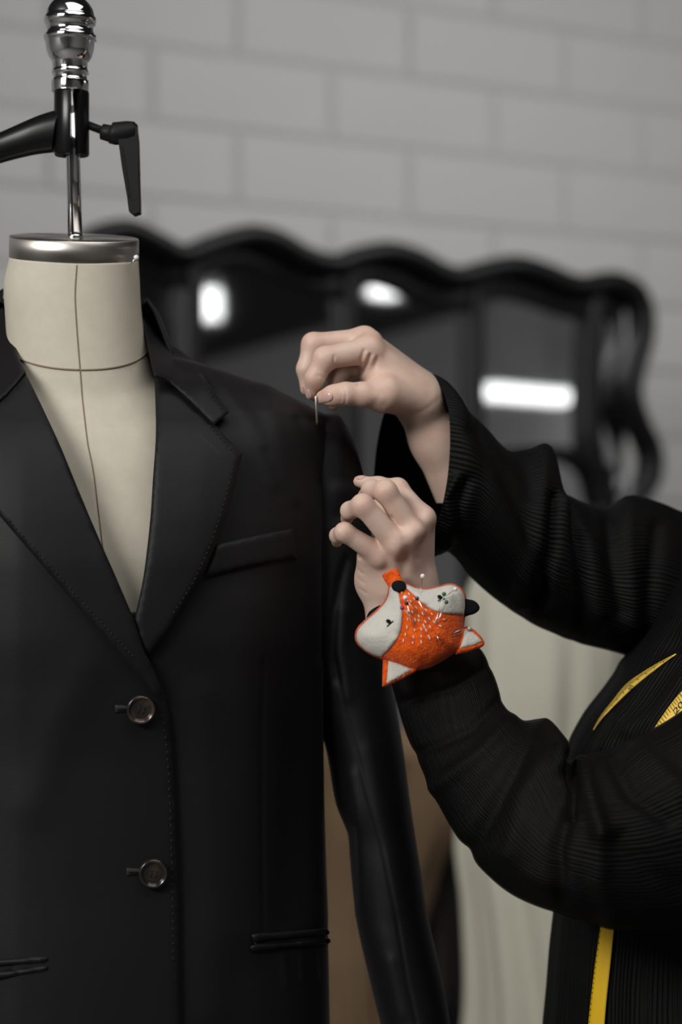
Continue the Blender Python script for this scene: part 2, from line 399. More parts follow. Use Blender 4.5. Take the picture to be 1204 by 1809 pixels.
for pts, w in (([(335, 470), (334, 900), (332, 1880)], 34), ([(608, 480), (615, 900), (614, 1850)], 30), ([(832, 500), (834, 900), (832, 1830)], 26), ([(1046, 520), (1040, 600), (1038, 760), (1050, 840), (1062, 920), (1058, 1790)], 40)):
    bar('mullion', pts, w, .05, .01, M['lacquer'], 40)
bar('cross_rail', [(832, 812), (900, 802), (965, 800), (1005, 806), (1038, 832), (1055, 890)], 24, .04, .012, M['lacquer'], 90)
bar('bottom_rail', [(98, zfl(98)-90), (600, zfl(600)-85), (1092, zfl(1092)-80)], 60, .06, .02, M['lacquer'], 20)
def pane(u0, u1, yaw, tilt):
    us = np.linspace(u0, u1, 9); te = np.array(top_edge[:25]); o = np.argsort(te[:, 0])
    top = [(u, np.interp(u, te[o, 0], te[o, 1])+6) for u in us]; bot = [(u, zfl(u)-60) for u in us[::-1]]
    pts = [G(u, v, -.004) for u, v in top+bot]; c = G((u0+u1)/2, 800, -.004)
    rot = Matrix.Rotation(yaw, 4, MU) @ Matrix.Rotation(tilt, 4, MT)
    pts = [c+(rot @ (p-c)) for p in pts]; back = [p-MNl*.006 for p in pts]; n = len(pts)
    f = [list(range(n))[::-1], [k+n for k in range(n)]]+[[k, (k+1) % n, (k+1) % n+n, k+n] for k in range(n)]
    return mesh_obj('pane', pts+back, f, M['mirror_glass'], mirror, smooth=False)
PANES = [(104, 335, .010, .0), (335, 609, .012, .004), (609, 833, -.010, -.002), (833, 1046, .0, .0), (1046, 1104, -.02, .0)]
for a in PANES: pane(*a)
bk = [G(100, 560, -.03), G(1088, 600, -.03), G(1088, zfl(1088)-70, -.03), G(100, zfl(100)-70, -.03)]
bk2 = [p-MNl*.012 for p in bk]
mesh_obj('back_board', bk+bk2, [[0, 1, 2, 3], [7, 6, 5, 4], [0, 4, 5, 1], [1, 5, 6, 2], [2, 6, 7, 3], [3, 7, 4, 0]], M['lacquer'], mirror, smooth=False)
for u in (150, 1040):
    a, b = G(u, 1000, -.03), G(u, zfl(u), 0); b = Vector((a.x, a.y, 0))-MN*.34; b.z = .012
    v, f, uv = tube([a, b], .014, 10); mesh_obj('prop_leg', v, f, M['lacquer'], mirror)

# ------------------------------------------------------------------ ceiling lamps (seen in the mirror, light the room)
def lamp(label, c, length, width, ang, drop):
    t = thing('ceiling_lamp', label, 'lamp', group='long lamps hanging from the dark ceiling')
    R = Matrix.Translation(c) @ Matrix.Rotation(ang, 4, 'Z')
    def bx(name, cc, s, m, bev=.004):
        bm = bmesh.new(); bmesh.ops.create_cube(bm, size=1)
        for v in bm.verts: v.co = Vector((v.co.x*s[0], v.co.y*s[1], v.co.z*s[2]))+Vector(cc)
        bmesh.ops.bevel(bm, geom=bm.edges[:], offset=bev, segments=2, affect='EDGES'); bmesh.ops.transform(bm, matrix=R, verts=bm.verts)
        return bm_obj(name, bm, m, t)
    bx('housing', (0, 0, .035), (length, width, .05), M['lamp_white'])
    bx('diffuser', (0, 0, -.012), (length-.02, width-.02, .044), M['lamp_glow'])
    for s in (-1, 1):
        bx('cable', (s*length*.35, 0, .06+(ZH-c[2]-.06)/2), (.006, .006, ZH-c[2]-.06), M['black_plastic'], .001)
    return t
lamp('short square lamp near the middle of the dark ceiling', W(1.87, 4.33, 2.75), .44, .20, RA+math.pi*.5-.85+math.pi*.5, 0)
lamp('narrow lamp hung crosswise under the dark ceiling', W(2.17, 3.60, 2.75), .36, .15, RA+math.pi/2, 0)
lamp('long tube lamp hung close to the grey side wall', W(3.93, 4.46, 2.52), .66, .14, RA, 0)

# ------------------------------------------------------------------ garments hanging in the background
def garment(rows, folds, amp, m, name, parent, seed=1, nz=60, ns=160, yaw=0.0):
    """rows of (z, cx, cy, a, b): closed draped form, folds deepen downwards"""
    r = np.array(rows, float)[::-1]; zs = np.linspace(r[0, 0], r[-1, 0], nz); q = tab(r, zs); rings = []
    rs = np.random.RandomState(seed); ph = rs.uniform(0, 6.28, 6)
    th = np.linspace(0, 2*math.pi, ns, endpoint=False); zt, zb = r[-1, 0], r[0, 0]
    for z, (cx, cy, a, b) in zip(zs, q):
        d = np.clip((zt-z)/(zt-zb), 0, 1)
        w = 1+amp*d**.7*(np.sin(folds*th+ph[0]+.8*np.sin(4*z+ph[1]))*.6+.4*np.sin((folds*1.7)*th+ph[2]+z*3))
        x = a*w*np.cos(th); y = b*w*np.sin(th); c, s = math.cos(yaw), math.sin(yaw)
        rings.append(np.stack([cx+x*c-y*s, cy+x*s+y*c, np.full(ns, z)], -1))
    v, f, uv = loft(rings, True, True, True)
    return mesh_obj(name, v, f, m, parent, uvs=uv)
def zpx(v, Y): return ZC+(904.5-v)/F*(Y+D0)
def xpx(u, Y): return (u-602)/F*(Y+D0)
Y1 = 1.6
sg = thing('sage_gown', 'pale sage long gown on a dress form behind the two sleeves', 'dress')
def rowpx(v, u0, u1, b, Y): return (zpx(v, Y), xpx((u0+u1)/2, Y), Y, (xpx(u1, Y)-xpx(u0, Y))/2, b)
garment([rowpx(960, 930, 1010, .03, Y1), rowpx(978, 880, 1060, .06, Y1), rowpx(1000, 846, 1100, .08, Y1), rowpx(1060, 822, 1120, .10, Y1), rowpx(1200, 826, 1110, .11, Y1), rowpx(1330, 838, 1096, .10, Y1),
         rowpx(1470, 815, 1120, .12, Y1), rowpx(1600, 828, 1150, .15, Y1), rowpx(1809, 832, 1190, .20, Y1), (.10, xpx(1000, Y1), Y1, .24, .24)], 9, .16, M['cloth_sage'], 'gown', sg, 3)
v, f, uv = tube([(xpx(970, Y1), Y1, .03), (xpx(970, Y1), Y1, zpx(930, Y1))], .03, 16); mesh_obj('form_neck', v, f, M['linen'], sg)
v, f, uv = lathe([(0, 0), (0, .16), (.02, .16), (.03, .03), (.10, .02), (.2, .02)], (xpx(970, Y1), Y1, 0), (0, 0, 1), 32); mesh_obj('stand_base', v, f, M['black_plastic'], sg)
Y2 = 2.05
rk = thing('garment_rail', 'low black garment rail holding dark clothes behind the blazer sleeve', 'rack')
rz = zpx(1236, Y2); ra, rb = xpx(520, Y2), xpx(800, Y2)
v, f, uv = tube([(ra, Y2, rz), (rb, Y2, rz)], .010, 12); mesh_obj('rail', v, f, M['black_plastic'], rk)
for x in (ra, rb):
    v, f, uv = tube([(x, Y2, 0.02), (x, Y2, rz)], .011, 12); mesh_obj('post', v, f, M['black_plastic'], rk)
    v, f, uv = tube([(x, Y2-.18, 0.015), (x, Y2+.18, 0.015)], .014, 12); mesh_obj('foot', v, f, M['black_plastic'], rk)
ct = thing('brown_coat', 'taupe brown coat hanging on the rail behind the blazer sleeve', 'coat')
Yc = Y2-.06
garment([rowpx(1283, 640, 700, .02, Yc), rowpx(1300, 575, 742, .05, Yc), rowpx(1340, 540, 790, .07, Yc), rowpx(1440, 548, 806, .08, Yc), rowpx(1560, 550, 768, .08, Yc), rowpx(1700, 540, 738, .09, Yc), rowpx(1900, 530, 742, .10, Yc), (.25, xpx(640, Yc), Yc, .12, .10)], 8, .10, M['suede_brown'], 'coat_body', ct, 5)
v, f, uv = tube(np.array([tuple(P(u, vv, Yc-.105)) for u, vv in crv([(690, 1330), (672, 1450), (650, 1560), (640, 1680), (648, 1860)], 30)]), .012, 8); mesh_obj('front_edge', v, f, M['suede_brown'], ct)
v, f, uv = tube([(xpx(668, Y2), Y2, zpx(1290, Y2)), (xpx(668, Y2), Y2, rz+.012)], .004, 8); mesh_obj('hanger_hook', v, f, M['pin_steel'], ct)
dk = thing('dark_brown_skirt', 'very dark brown skirt hanging beside the taupe coat', 'skirt')
Yd = Y2+.05
garment([rowpx(1290, 715, 800, .03, Yd), rowpx(1330, 705, 812, .05, Yd), rowpx(1500, 700, 822, .06, Yd), rowpx(1740, 690, 832, .07, Yd)], 7, .06, M['cloth_darkbrown'], 'skirt_body', dk, 8)
v, f, uv = tube([(xpx(758, Y2), Y2, zpx(1292, Y2)), (xpx(758, Y2), Y2, rz+.012)], .004, 8); mesh_obj('hanger_hook', v, f, M['pin_steel'], dk)
bk_ = thing('black_bag', 'black cloth bag on the floor under the hanging skirt', 'bag')
Ye = Y2+.24
garment([rowpx(1752, 735, 815, .05, Ye), rowpx(1765, 715, 832, .08, Ye), rowpx(1830, 700, 842, .09, Ye), rowpx(2080, 690, 850, .10, Ye), (.004, xpx(772, Ye), Ye, .08, .10)], 6, .04, M['cloth_black'], 'bag_body', bk_, 9)
v, f, uv = tube(np.array([tuple(P(u, vv, Ye)) for u, vv in crv([(740, 1760), (745, 1700), (775, 1680), (805, 1700), (810, 1760)], 20)]), .008, 8); mesh_obj('bag_handle', v, f, M['cloth_black'], bk_)

# ------------------------------------------------------------------ dress form
SC = .000508; YF = .03
form = thing('dress_form', 'beige linen dress form with steel neck cap hanging from a black arm', 'dress form')
def ring_local(a, b, n, th):
    c, s = np.cos(th), np.sin(th)
    return a*np.sign(c)*np.abs(c)**(2/n), b*np.sign(s)*np.abs(s)**(2/n)
def yring(v, c, hw, b, tilt, yaw, n, th, sc=SC, Y=YF, zoff=0.0):
    x, y = ring_local(hw*sc, b, n, th); z = ZC+(904.5-v)*sc+y*math.tan(tilt)+zoff
    cy, sy = math.cos(yaw), math.sin(yaw)
    return np.stack([(c-602)*sc+x*cy-y*sy, Y+x*sy+y*cy, z], -1)
FY = math.radians(10)
rows_f = [(456, 130.5, 113, .0555, 11), (510, 127, 119.5, .058, 12), (555, 130, 120, .060, 18), (605, 135, 123, .063, 24), (650, 138, 134, .066, 22),
          (700, 141, 185, .075, 15), (760, 145, 265, .088, 8), (850, 156, 300, .100, 0), (1000, 173, 320, .116, 0), (1100, 190, 312, .118, 0), (1400, 180, 270, .10, 0), (1700, 178, 315, .112, 0), (2040, 178, 305, .11, 0)]
th = np.linspace(-math.pi/2, 1.5*math.pi, 192, endpoint=False)
vs = np.concatenate([np.linspace(456, 760, 90), np.linspace(765, 2040, 110)]); q = tab(rows_f, vs)
fr = [yring(v, c, hw, b, math.radians(t), FY, 2.15, th) for v, (c, hw, b, t) in zip(vs, q)]
V, Fq, uv = loft(fr, True, True, True)
mesh_obj('torso', V, Fq, M['linen'], form, uvs=uv)
fr = np.array(fr)
cs = fr[:, 0]+np.array([0, -.0004, 0])
V, Fq, uv = tube(cs[1:], .00055, 6); mesh_obj('centre_seam', V, Fq, M['seam_thread'], form)
k = int(np.argmin(abs(vs-605))); s = fr[k]; cc = s.mean(0); V, Fq, uv = tube(np.vstack([cc+(s-cc)*1.004, cc+(s[:1]-cc)*1.004]), .0009, 6); mesh_obj('neck_seam', V, Fq, M['seam_thread'], form)
# steel neck cap
th2 = np.linspace(-math.pi/2, 1.5*math.pi, 128, endpoint=False)
cap = []
for v, k in ((459, .93), (457.5, 1.0), (455, 1.012), (421, 1.012), (418.8, 1.0), (418, .97), (418, .6), (418, .02)):
    cap.append(yring(v, 130.5, 112.5*k, .0555*k, math.radians(11), FY, 2.1, th2))
V, Fq, uv = loft(cap, True, True, True); mesh_obj('neck_cap', V, Fq, M['steel_brushed'], form, smooth=True)
def FP(u, v, Y=YF): return P(u, v, Y)
# rod, finial, clamp, arm, lever
def pr(k): return k*(YF+D0)/F
def vz(v): return ZC+(904.5-v)/F*(YF+D0)
def vx(u): return (u-602)/F*(YF+D0)
V, Fq, uv = tube([FP(126, 160), FP(129, 270), FP(133, 432)], pr(12.5), 32); mesh_obj('rod', V, Fq, M['chrome'], form)
V, Fq, uv = tube([FP(124.5, 274, YF-pr(12)), FP(128.5, 416, YF-pr(12))], pr(2.2), 8); mesh_obj('groove_shade', V, Fq, M['hole_shade'], form)  # dark tube laid on the rod as the shade of a groove
V, Fq, uv = lathe([(0, pr(12)), (0, pr(14.5)), (pr(7), pr(14.5)), (pr(8), pr(13)), (pr(10), pr(14.5)), (pr(14), pr(14.5)), (pr(15), pr(12))], FP(132.5, 430), (0, 0, 1), 40); mesh_obj('rod_collar', V, Fq, M['chrome'], form)
prof = [(-11, 0), (-9, 10), (-5, 20), (1, 28), (8, 34.5), (16, 39.5), (23, 42), (28, 43), (30, 44.5), (34, 46), (39, 46.2), (43, 45), (47, 42.5), (52, 41), (57, 41.5), (61, 43.5), (64, 46), (68, 46.6), (71.5, 46), (74, 44),
        (80, 43.3), (88, 42.2), (96, 40), (102, 37), (107, 33.5), (110, 31.5), (117, 31), (124, 31), (126, 32.5), (130, 32.5), (132, 30.5), (138, 30), (141, 30.6), (143, 32.2), (145, 33), (158, 33), (161, 32.5), (163, 30), (164, 5)]
pp = crv(prof, 150); V, Fq, uv = lathe([(vz(a)-vz(80), pr(max(r, 0))) for a, r in pp], FP(124, 80), (0, 0, 1), 96); mesh_obj('finial', V, Fq, M['chrome'], form)
# slotted clamp: a C-shaped prism, slot towards the camera
a0, a1 = math.radians(4), math.radians(36); ang = np.linspace(a1, 2*math.pi+a0, 60)
ro, ri = pr(31), pr(14.5); cx, cyy = vx(126.5), YF
outer = [(cx+ro*math.sin(a), cyy-ro*math.cos(a)) for a in ang]; inner = [(cx+ri*math.sin(a), cyy-ri*math.cos(a)) for a in ang[::-1]]
sec = outer+inner; n = len(sec); zt, zb = vz(163), vz(275)
rings = []
for z, k in ((zt, .97), (zt-pr(2), 1.0), (zb+pr(3), 1.0), (zb, .95)):
    rings.append([(cx+(x-cx)*(k if math.hypot(x-cx, y-cyy) > pr(20) else 1), cyy+(y-cyy)*(k if math.hypot(x-cx, y-cyy) > pr(20) else 1), z) for x, y in sec])
V, Fq, uv = loft(rings, True)
h = len(ang)
for base, rev in ((0, True), (3*n, False)):
    for k in range(h-1):
        qd = [base+k, base+k+1, base+n-2-k, base+n-1-k]; Fq.append(qd if not rev else qd[::-1])
o = mesh_obj('clamp', V, Fq, M['black_gloss'], form)
m_ = o.modifiers.new('edge', 'EDGE_SPLIT'); m_.split_angle = math.radians(50)
# arm to the left, column and base (the stand that carries the form)
ap = crv([(100, 231, 38), (60, 240, 34.5), (0, 261, 29), (-90, 296, 26), (-200, 322, 26), (-300, 330, 26)], 60)
rings = []
for (u, v, w) in ap:
    t2 = np.linspace(0, 2*math.pi, 28, endpoint=False); c0 = np.array(FP(u, v))
    ca, sa = np.cos(t2), np.sin(t2)
    rings.append(c0+np.stack([.18*pr(w)*np.sign(sa)*np.abs(sa)**.8, .62*pr(w)*np.sign(ca)*np.abs(ca)**.8, pr(w)*np.sign(sa)*np.abs(sa)**.8], -1))
V, Fq, uv = loft(rings, True, True, True); mesh_obj('arm', V, Fq, M['black_gloss'], form)
bx_ = vx(-300)
V, Fq, uv = tube([(bx_, YF, .05), (bx_, YF, vz(290))], .020, 24); mesh_obj('column', V, Fq, M['black_gloss'], form)
V, Fq, uv = lathe([(0, 0), (0, .19), (.015, .20), (.03, .18), (.04, .05), (.07, .028)], (bx_, YF, 0), (0, 0, 1), 48); mesh_obj('base', V, Fq, M['black_gloss'], form)
# clamping lever
lev = mesh_obj('clamp_lever', *merge([tube([FP(150, 219), FP(190, 234)], pr(6.5), 16)[:2]]), M['black_plastic'], form)
for kk in range(9):
    f0 = .15+kk*.075; a = FP(150, 219).lerp(FP(190, 234), f0); b = FP(150, 219).lerp(FP(190, 234), f0+.035)
    V, Fq, uv = tube([a, b], pr(7.6), 14); mesh_obj('screw_thread', V, Fq, M['black_plastic'], lev)
V, Fq, uv = tube([FP(178, 232), FP(180, 232.4), FP(194, 236), FP(202, 237)], [pr(10), pr(14), pr(15), pr(14)], 28); mesh_obj('collar', V, Fq, M['black_plastic'], lev)
V, Fq, uv = tube([FP(194, 234), FP(196, 234.5), FP(203, 236), FP(226, 234), FP(238, 233), FP(243, 233)], [pr(14), pr(19), pr(20), pr(20), pr(18), pr(12)], 32); mesh_obj('hub', V, Fq, M['black_plastic'], lev)
def slab(name, poly, Yc, half, m, parent, bev=2.0):
    p = np.array(poly, float); c = p.mean(0); rings = []
    for dy, k in ((-half, bev), (-half+pr(bev)*.8, 0), (half-pr(bev)*.8, 0), (half, bev)):
        d = p-c; l = np.linalg.norm(d, axis=1)[:, None]; qx = c+d*(1-k/l)
        rings.append([tuple(FP(a, b, YF)+Vector((0, Yc-YF+dy, 0))) for a, b in qx])
    V, Fq, uv = loft(rings, True, True, True); return mesh_obj(name, V, Fq, m, parent, smooth=False)
slab('lever_arm', [(210, 250), (214, 225), (232, 218), (243, 226), (246, 252), (247.5, 310), (249, 372), (248.5, 379), (238, 382), (229, 375), (226, 352), (217, 300)], YF-pr(4), pr(11), M['black_plastic'], lev)
slab('recess_shade', [(214, 262), (219, 262), (231, 345), (230, 352), (227, 352)], YF-pr(14.5), pr(1.6), M['hole_shade'], lev, .5)  # dark slab on the lever face, shade of its slot put in as colour
slab('lever_toe', [(226, 352), (232, 356), (237, 356), (248.5, 350), (249, 378), (238, 382), (229, 375)], YF-pr(4), pr(13), M['black_plastic'], lev, 1.5)

# ------------------------------------------------------------------ blazer
JY = math.radians(12)
blazer = thing('blazer', 'black satin two-button blazer buttoned over the beige dress form', 'blazer')
rows_j = [(622, 152, 120, .030, 2.2), (637, 160, 185, .045, 2.2), (660, 163, 257, .058, 2.25), (690, 167, 333, .072, 2.3), (720, 170, 391, .084, 2.35), (735, 172, 413, .090, 2.35), (760, 173, 412, .101, 2.35), (800, 175, 404, .113, 2.35),
          (860, 177, 397, .124, 2.35), (930, 178, 394, .133, 2.35), (1000, 178, 392, .138, 2.35), (1100, 178, 392, .139, 2.35), (1200, 178, 392, .135, 2.3), (1330, 178, 393, .130, 2.3), (1500, 178, 397, .131, 2.3), (1660, 178, 403, .135, 2.3), (1809, 178, 406, .138, 2.3), (2010, 178, 412, .14, 2.3)]
thj = np.linspace(math.pi/2, 2.5*math.pi, 420, endpoint=False)
vj = np.concatenate([np.linspace(622, 760, 60), np.linspace(764, 2010, 230)]); q = tab(rows_j, vj)
jr = np.array([yring(v, c, hw, b, 0.0, JY, n, thj) for v, (c, hw, b, n) in zip(vj, q)])
V, Fq, uv = loft(jr, True, False, False)
N = vnormals(V, Fq); q2 = px(V); front = V[:, 1] < YF+.02+(V[:, 0]-(178-602)*SC)*math.tan(JY)
if N[front][:, 1].mean() > 0: Fq = [f[::-1] for f in Fq]; N = -N
folds = [([(470, 690), (485, 760), (505, 830), (520, 880)], .0022, 20), ([(395, 690), (440, 745), (470, 800), (485, 850)], .0018, 16), ([(530, 740), (552, 800), (562, 850)], -.0020, 12), ([(560, 752), (570, 800), (574, 840)], .0014, 8),
         ([(470, 800), (500, 870), (520, 900)], -.0012, 9), ([(440, 1080), (425, 1300), (420, 1640)], .0035, 46), ([(520, 1030), (525, 1250), (510, 1620)], -.0030, 30), ([(360, 1230), (372, 1500), (378, 1780)], .0025, 34),
         ([(150, 1190), (100, 1290), (60, 1420)], .0022, 40), ([(560, 1180), (556, 1400), (560, 1620)], .0025, 16), ([(463, 1165), (460, 1300), (461, 1480), (464, 1645)], -.0012, 3.2),
         ([(500, 1684), (506, 1740)], .0012, 6), ([(530, 1684), (534, 1730)], .0012, 5), ([(556, 1682), (558, 1730)], .0012, 5)]
dsp = blur_line(V, folds); V = V+N*(dsp*front)[:, None]
vis = N[:, 1] < 0.25
hole = [(-60, 480), (-20, 560), (22, 655), (60, 726), (122, 870), (184, 1010), (228, 1082), (246, 1082), (266, 1005), (282, 920), (290, 845), (292, 770), (290, 690), (284, 640), (276, 600), (266, 560), (256, 480)]
fc = np.array([q2[f].mean(0) for f in Fq]); ff = np.array([front[f].all() for f in Fq]); cut = inside(fc, hole) & ff
tmp_full = mesh_obj('tmp_full', V, Fq, None); BV = bvh_of(tmp_full); onj = caster(BV, (260, 1100)); bpy.data.objects.remove(tmp_full)
body = mesh_obj('body', V, [f for f, c in zip(Fq, cut) if not c], M['satin'], blazer, uvs=uv)
so = body.modifiers.new('cloth', 'SOLIDIFY'); so.thickness = .0022; so.offset = -1

def lift(fn, d): return lambda u, v: fn(u, v)-ray(u, v)*d
# overlapping front panel (closes over the other side)
fe = [(236.5, 1094), (255, 1150), (265, 1170), (280, 1203), (298, 1256), (306, 1319), (312, 1420), (317, 1550), (319, 1700), (321, 1850), (322, 2004)]
panel = [(-90, 2004), (-90, 830), (-40, 830), (30, 900), (120, 1010), (190, 1095), (225, 1100)]+crv(fe, 40).tolist()
sheet('front_panel', panel, lambda u, v: onj(u, v)-ray(u, v)*(.0015-.0075*min(1, max(0, (30-u)/90))), M['satin'], blazer, step=12, thick=.0022, edge=7, puff=.0018, dens=8)
# lapels
lap_r = [(272, 664), (274, 700), (275, 770), (270, 845), (265, 919), (255, 1006), (245, 1060), (236.5, 1094), (244, 1120), (255, 1150), (266, 1154), (293, 1121), (316, 1083), (341, 1041), (360, 1009), (380, 961), (400, 906), (414, 859), (424, 817), (428.5, 801), (407, 779), (384.5, 756), (369, 741), (355, 727), (325, 697), (297, 674)]
lr_ = smooth_poly(lap_r, (0, 7, 9, 10, 19, 20))
def lap_base(u, v):
    p = onj(u, v); h = 0.004+.005*math.exp(-((v-880)/170)**2)*min(1, max(0, (u-265)/90))
    return p-ray(u, v)*h
sheet('lapel', lr_, lap_base, M['satin'], blazer, step=8, thick=.003, edge=8, puff=.0025, back=.001)
lap_l = [(45, 658), (77, 724), (107, 789), (139.5, 868), (172, 945), (205, 1020), (236.5, 1094), (255, 1150), (266, 1172), (281, 1206), (288, 1236), (271, 1224), (255, 1203), (230, 1176), (200, 1143), (120, 1052), (60, 982), (0, 912), (-60, 838), (-120, 752), (-60, 738), (0, 707)]
ll_ = smooth_poly(lap_l, (0, 6, 10, 19))
def lap_base_l(u, v):
    p = onj(u, v); h = .0065+.005*math.exp(-((v-860)/170)**2)*min(1, max(0, (160-u)/120))
    return p-ray(u, v)*h
sheet('lapel', ll_, lap_base_l, M['satin'], blazer, step=8, thick=.003, edge=8, puff=.0025, back=.001)
# collar: falls from behind the neck onto the chest
def idw(ctrl):                            # thin-plate spline of depth over control pixels
    c = np.array(ctrl, float); n = len(c); xy = c[:, :2]/100
    ker = lambda r2: .5*r2*np.log(r2+1e-9)
    K = ker(((xy[:, None]-xy[None])**2).sum(-1))+np.eye(n)*.02; Pm = np.hstack([np.ones((n, 1)), xy])
    w = np.linalg.solve(np.vstack([np.hstack([K, Pm]), np.hstack([Pm.T, np.zeros((3, 3))])]), np.concatenate([c[:, 2], np.zeros(3)]))
    def f(u, v):
        q = np.array([u, v])/100; return P(u, v, float(ker(((xy-q)**2).sum(-1))@w[:n]+w[n]+w[n+1]*q[0]+w[n+2]*q[1]))
    return f
yb = lambda u, v: onj(u, v).y
cr_c = [(248, 540, .060), (268, 568, .062), (290, 598, .064), (318, 620, .066), (342, 637, .062), (262, 620, -.002), (254, 580, .030), (272, 664, -.052), (360, 667, yb(360, 667)-.012), (380, 695, yb(380, 695)-.013), (404, 727, yb(404, 727)-.013), (378, 748, yb(378, 748)-.012), (325, 697, yb(325, 697)-.014), (355, 727, yb(355, 727)-.013), (300, 640, .0)]
col_r = [(249, 541), (268, 564), (290, 595), (316, 617), (342, 637), (361, 667), (380, 695), (405.5, 728), (379, 750), (369, 742), (355, 728), (325, 698), (297, 675), (272, 665), (266, 640), (262, 620), (255, 585), (251, 560)]
sheet('collar', smooth_poly(col_r, (0, 7, 8, 13)), idw(cr_c), M['satin'], blazer, step=6, thick=.003, edge=7, puff=.0025, back=.002)
cl_c = [(6, 508, .060), (5, 540, .045), (18, 577, .02), (32, 627, -.02), (45, 657, -.050), (0, 707, yb(20, 707)-.012), (-60, 740, yb(-60, 740)-.012), (-120, 752, yb(-120, 752)-.012), (-60, 600, .05), (-30, 530, .065), (-90, 660, yb(-90, 680)-.01)]
col_l = [(8, 508), (5.5, 540), (18, 577), (32, 627), (45.5, 658), (0, 708), (-60, 739), (-125, 752), (-110, 690), (-60, 600), (-20, 530)]
sheet('collar', smooth_poly(col_l, (0, 4, 7)), idw(cl_c), M['satin'], blazer, step=6, thick=.003, edge=7, puff=.0025, back=.002)
cbr = []
tb = np.linspace(-.15, math.pi+.15, 40)
for v, k in ((520, .92), (508, 1.0), (530, 1.10), (590, 1.28), (650, 1.5)):
    cbr.append(np.stack([(128-602)*SC+.0665*k*np.cos(tb), .045+.058*k*np.sin(tb), np.full(40, ZC+(904.5-v)*SC)-.012*(1-np.sin(np.clip(tb, 0, math.pi)))], -1))
V, Fq, uv = loft(cbr, False); o = mesh_obj('collar_back', V, Fq, M['satin'], blazer); so = o.modifiers.new('cloth', 'SOLIDIFY'); so.thickness = .003
# sleeves
rows_s = [(733, 556, 597, .020, .085), (738, 545, 603, .034, .086), (748, 535, 609, .046, .088), (765, 525, 617, .056, .09), (800, 515, 632, .064, .092), (850, 512, 644, .067, .094), (950, 512, 657, .068, .094), (1050, 516, 670, .068, .093), (1200, 540, 691, .066, .090),
          (1330, 577, 713, .064, .085), (1415, 592, 724, .062, .08), (1475, 613, 733, .060, .078), (1520, 617, 740, .060, .076), (1600, 625, 752, .060, .074), (1640, 632, 760, .060, .072), (1740, 655, 783, .060, .07), (1809, 672, 795, .060, .068), (1950, 700, 820, .060, .066), (2070, 716, 836, .060, .064)]
vsl = np.linspace(733, 2070, 240); q = tab(rows_s, vsl); ths = np.linspace(0, 2*math.pi, 150, endpoint=False); sr = []
for v, (L, R, b, Y) in zip(vsl, q):
    c0 = np.array(P((L+R)/2, v, Y)); a = (R-L)/2*(Y+D0)/F; x, y = ring_local(a, b, 2.2, ths)
    sr.append(c0+np.stack([x, y, .012*np.clip((800-v)/65, 0, 1)*0*x], -1))
V, Fq, uv = loft(sr, True, True, False); N = vnormals(V, Fq)
if N[V[:, 1] < .05][:, 1].mean() > 0: Fq = [f[::-1] for f in Fq]; N = -N
sf = [([(590, 1170), (610, 1250), (640, 1370), (675, 1500), (700, 1620), (720, 1740), (736, 1809)], -.0011, 3.0), ([(612, 990), (600, 1030), (590, 1080), (586, 1150), (594, 1200)], -.0025, 8), ([(606, 1080), (602, 1150), (614, 1230)], .0018, 12),
      ([(622, 1370), (634, 1430), (636, 1490), (632, 1600)], .0018, 12), ([(622, 1470), (628, 1540), (628, 1600)], -.0018, 10), ([(650, 1330), (680, 1480), (700, 1600)], .0014, 18), ([(690, 1700), (710, 1790)], .0018, 14), ([(600, 866), (630, 868)], .0022, 16), ([(600, 910), (622, 910)], -.002, 14), ([(598, 770), (604, 830)], .0012, 10)]
V = V+N*(blur_line(V, sf)*(V[:, 1] < .1))[:, None]
SV = V
sl = mesh_obj('sleeve', V, Fq, M['satin'], blazer, uvs=uv)
ax = Vector(((178-602)*SC, YF, 0)); tl = Vector((math.cos(JY), math.sin(JY), 0))   # mirrored sleeve on the other side of the form
Vm = SV.copy(); d = (Vm-np.array(ax))@np.array(tl); Vm = Vm-2*np.outer(d, np.array(tl))
mesh_obj('sleeve', Vm, [f[::-1] for f in Fq], M['satin'], blazer, uvs=uv)
ss = np.array([tuple(P(u, v, 0)) for u, v in []])
# pockets
wp = smooth_poly([(361, 1020.5), (372, 990), (382, 961.5), (449, 946.5), (517, 934), (523.5, 986), (480, 993), (439, 1001), (400, 1010)], (0, 2, 4, 5))
sheet('breast_pocket', wp, lift(onj, .0006), M['satin'], blazer, step=7, thick=.0022, edge=6, puff=.0016)
for top_, low_, slit_shade in (
    ([(446, 1650), (480, 1648), (520, 1645), (560, 1641), (576, 1640), (581, 1650), (560, 1653), (520, 1657), (470, 1662), (450, 1664)], [(447, 1669), (500, 1666), (540, 1661), (578, 1657), (580, 1667), (540, 1671), (500, 1675), (449, 1681)], [(449, 1662), (520, 1655), (579, 1648), (579, 1659), (520, 1666), (449, 1671)]),
    ([(-60, 1700), (0, 1695), (40, 1692), (80, 1690), (80, 1700), (40, 1703), (0, 1707), (-60, 1712)], [(-60, 1722), (0, 1716), (40, 1712), (80, 1706), (80, 1715), (40, 1722), (0, 1729), (-60, 1736)], [(-60, 1708), (0, 1703), (79, 1697), (79, 1709), (0, 1720), (-60, 1727)])):
    base = lift(onj, .004 if slit_shade[0][0] < 0 else .0006)
    pk = sheet('pocket', slit_shade, base, M['hole_shade'], blazer, step=8, thick=.0006, edge=4, puff=.0003)  # dark sheet standing for the shade in the pocket opening
    sheet('welt', smooth_poly(top_, ()), base, M['satin'], pk, step=7, thick=.002, edge=6, puff=.003)
    sheet('welt', smooth_poly(low_, ()), base, M['satin'], pk, step=7, thick=.002, edge=6, puff=.003)
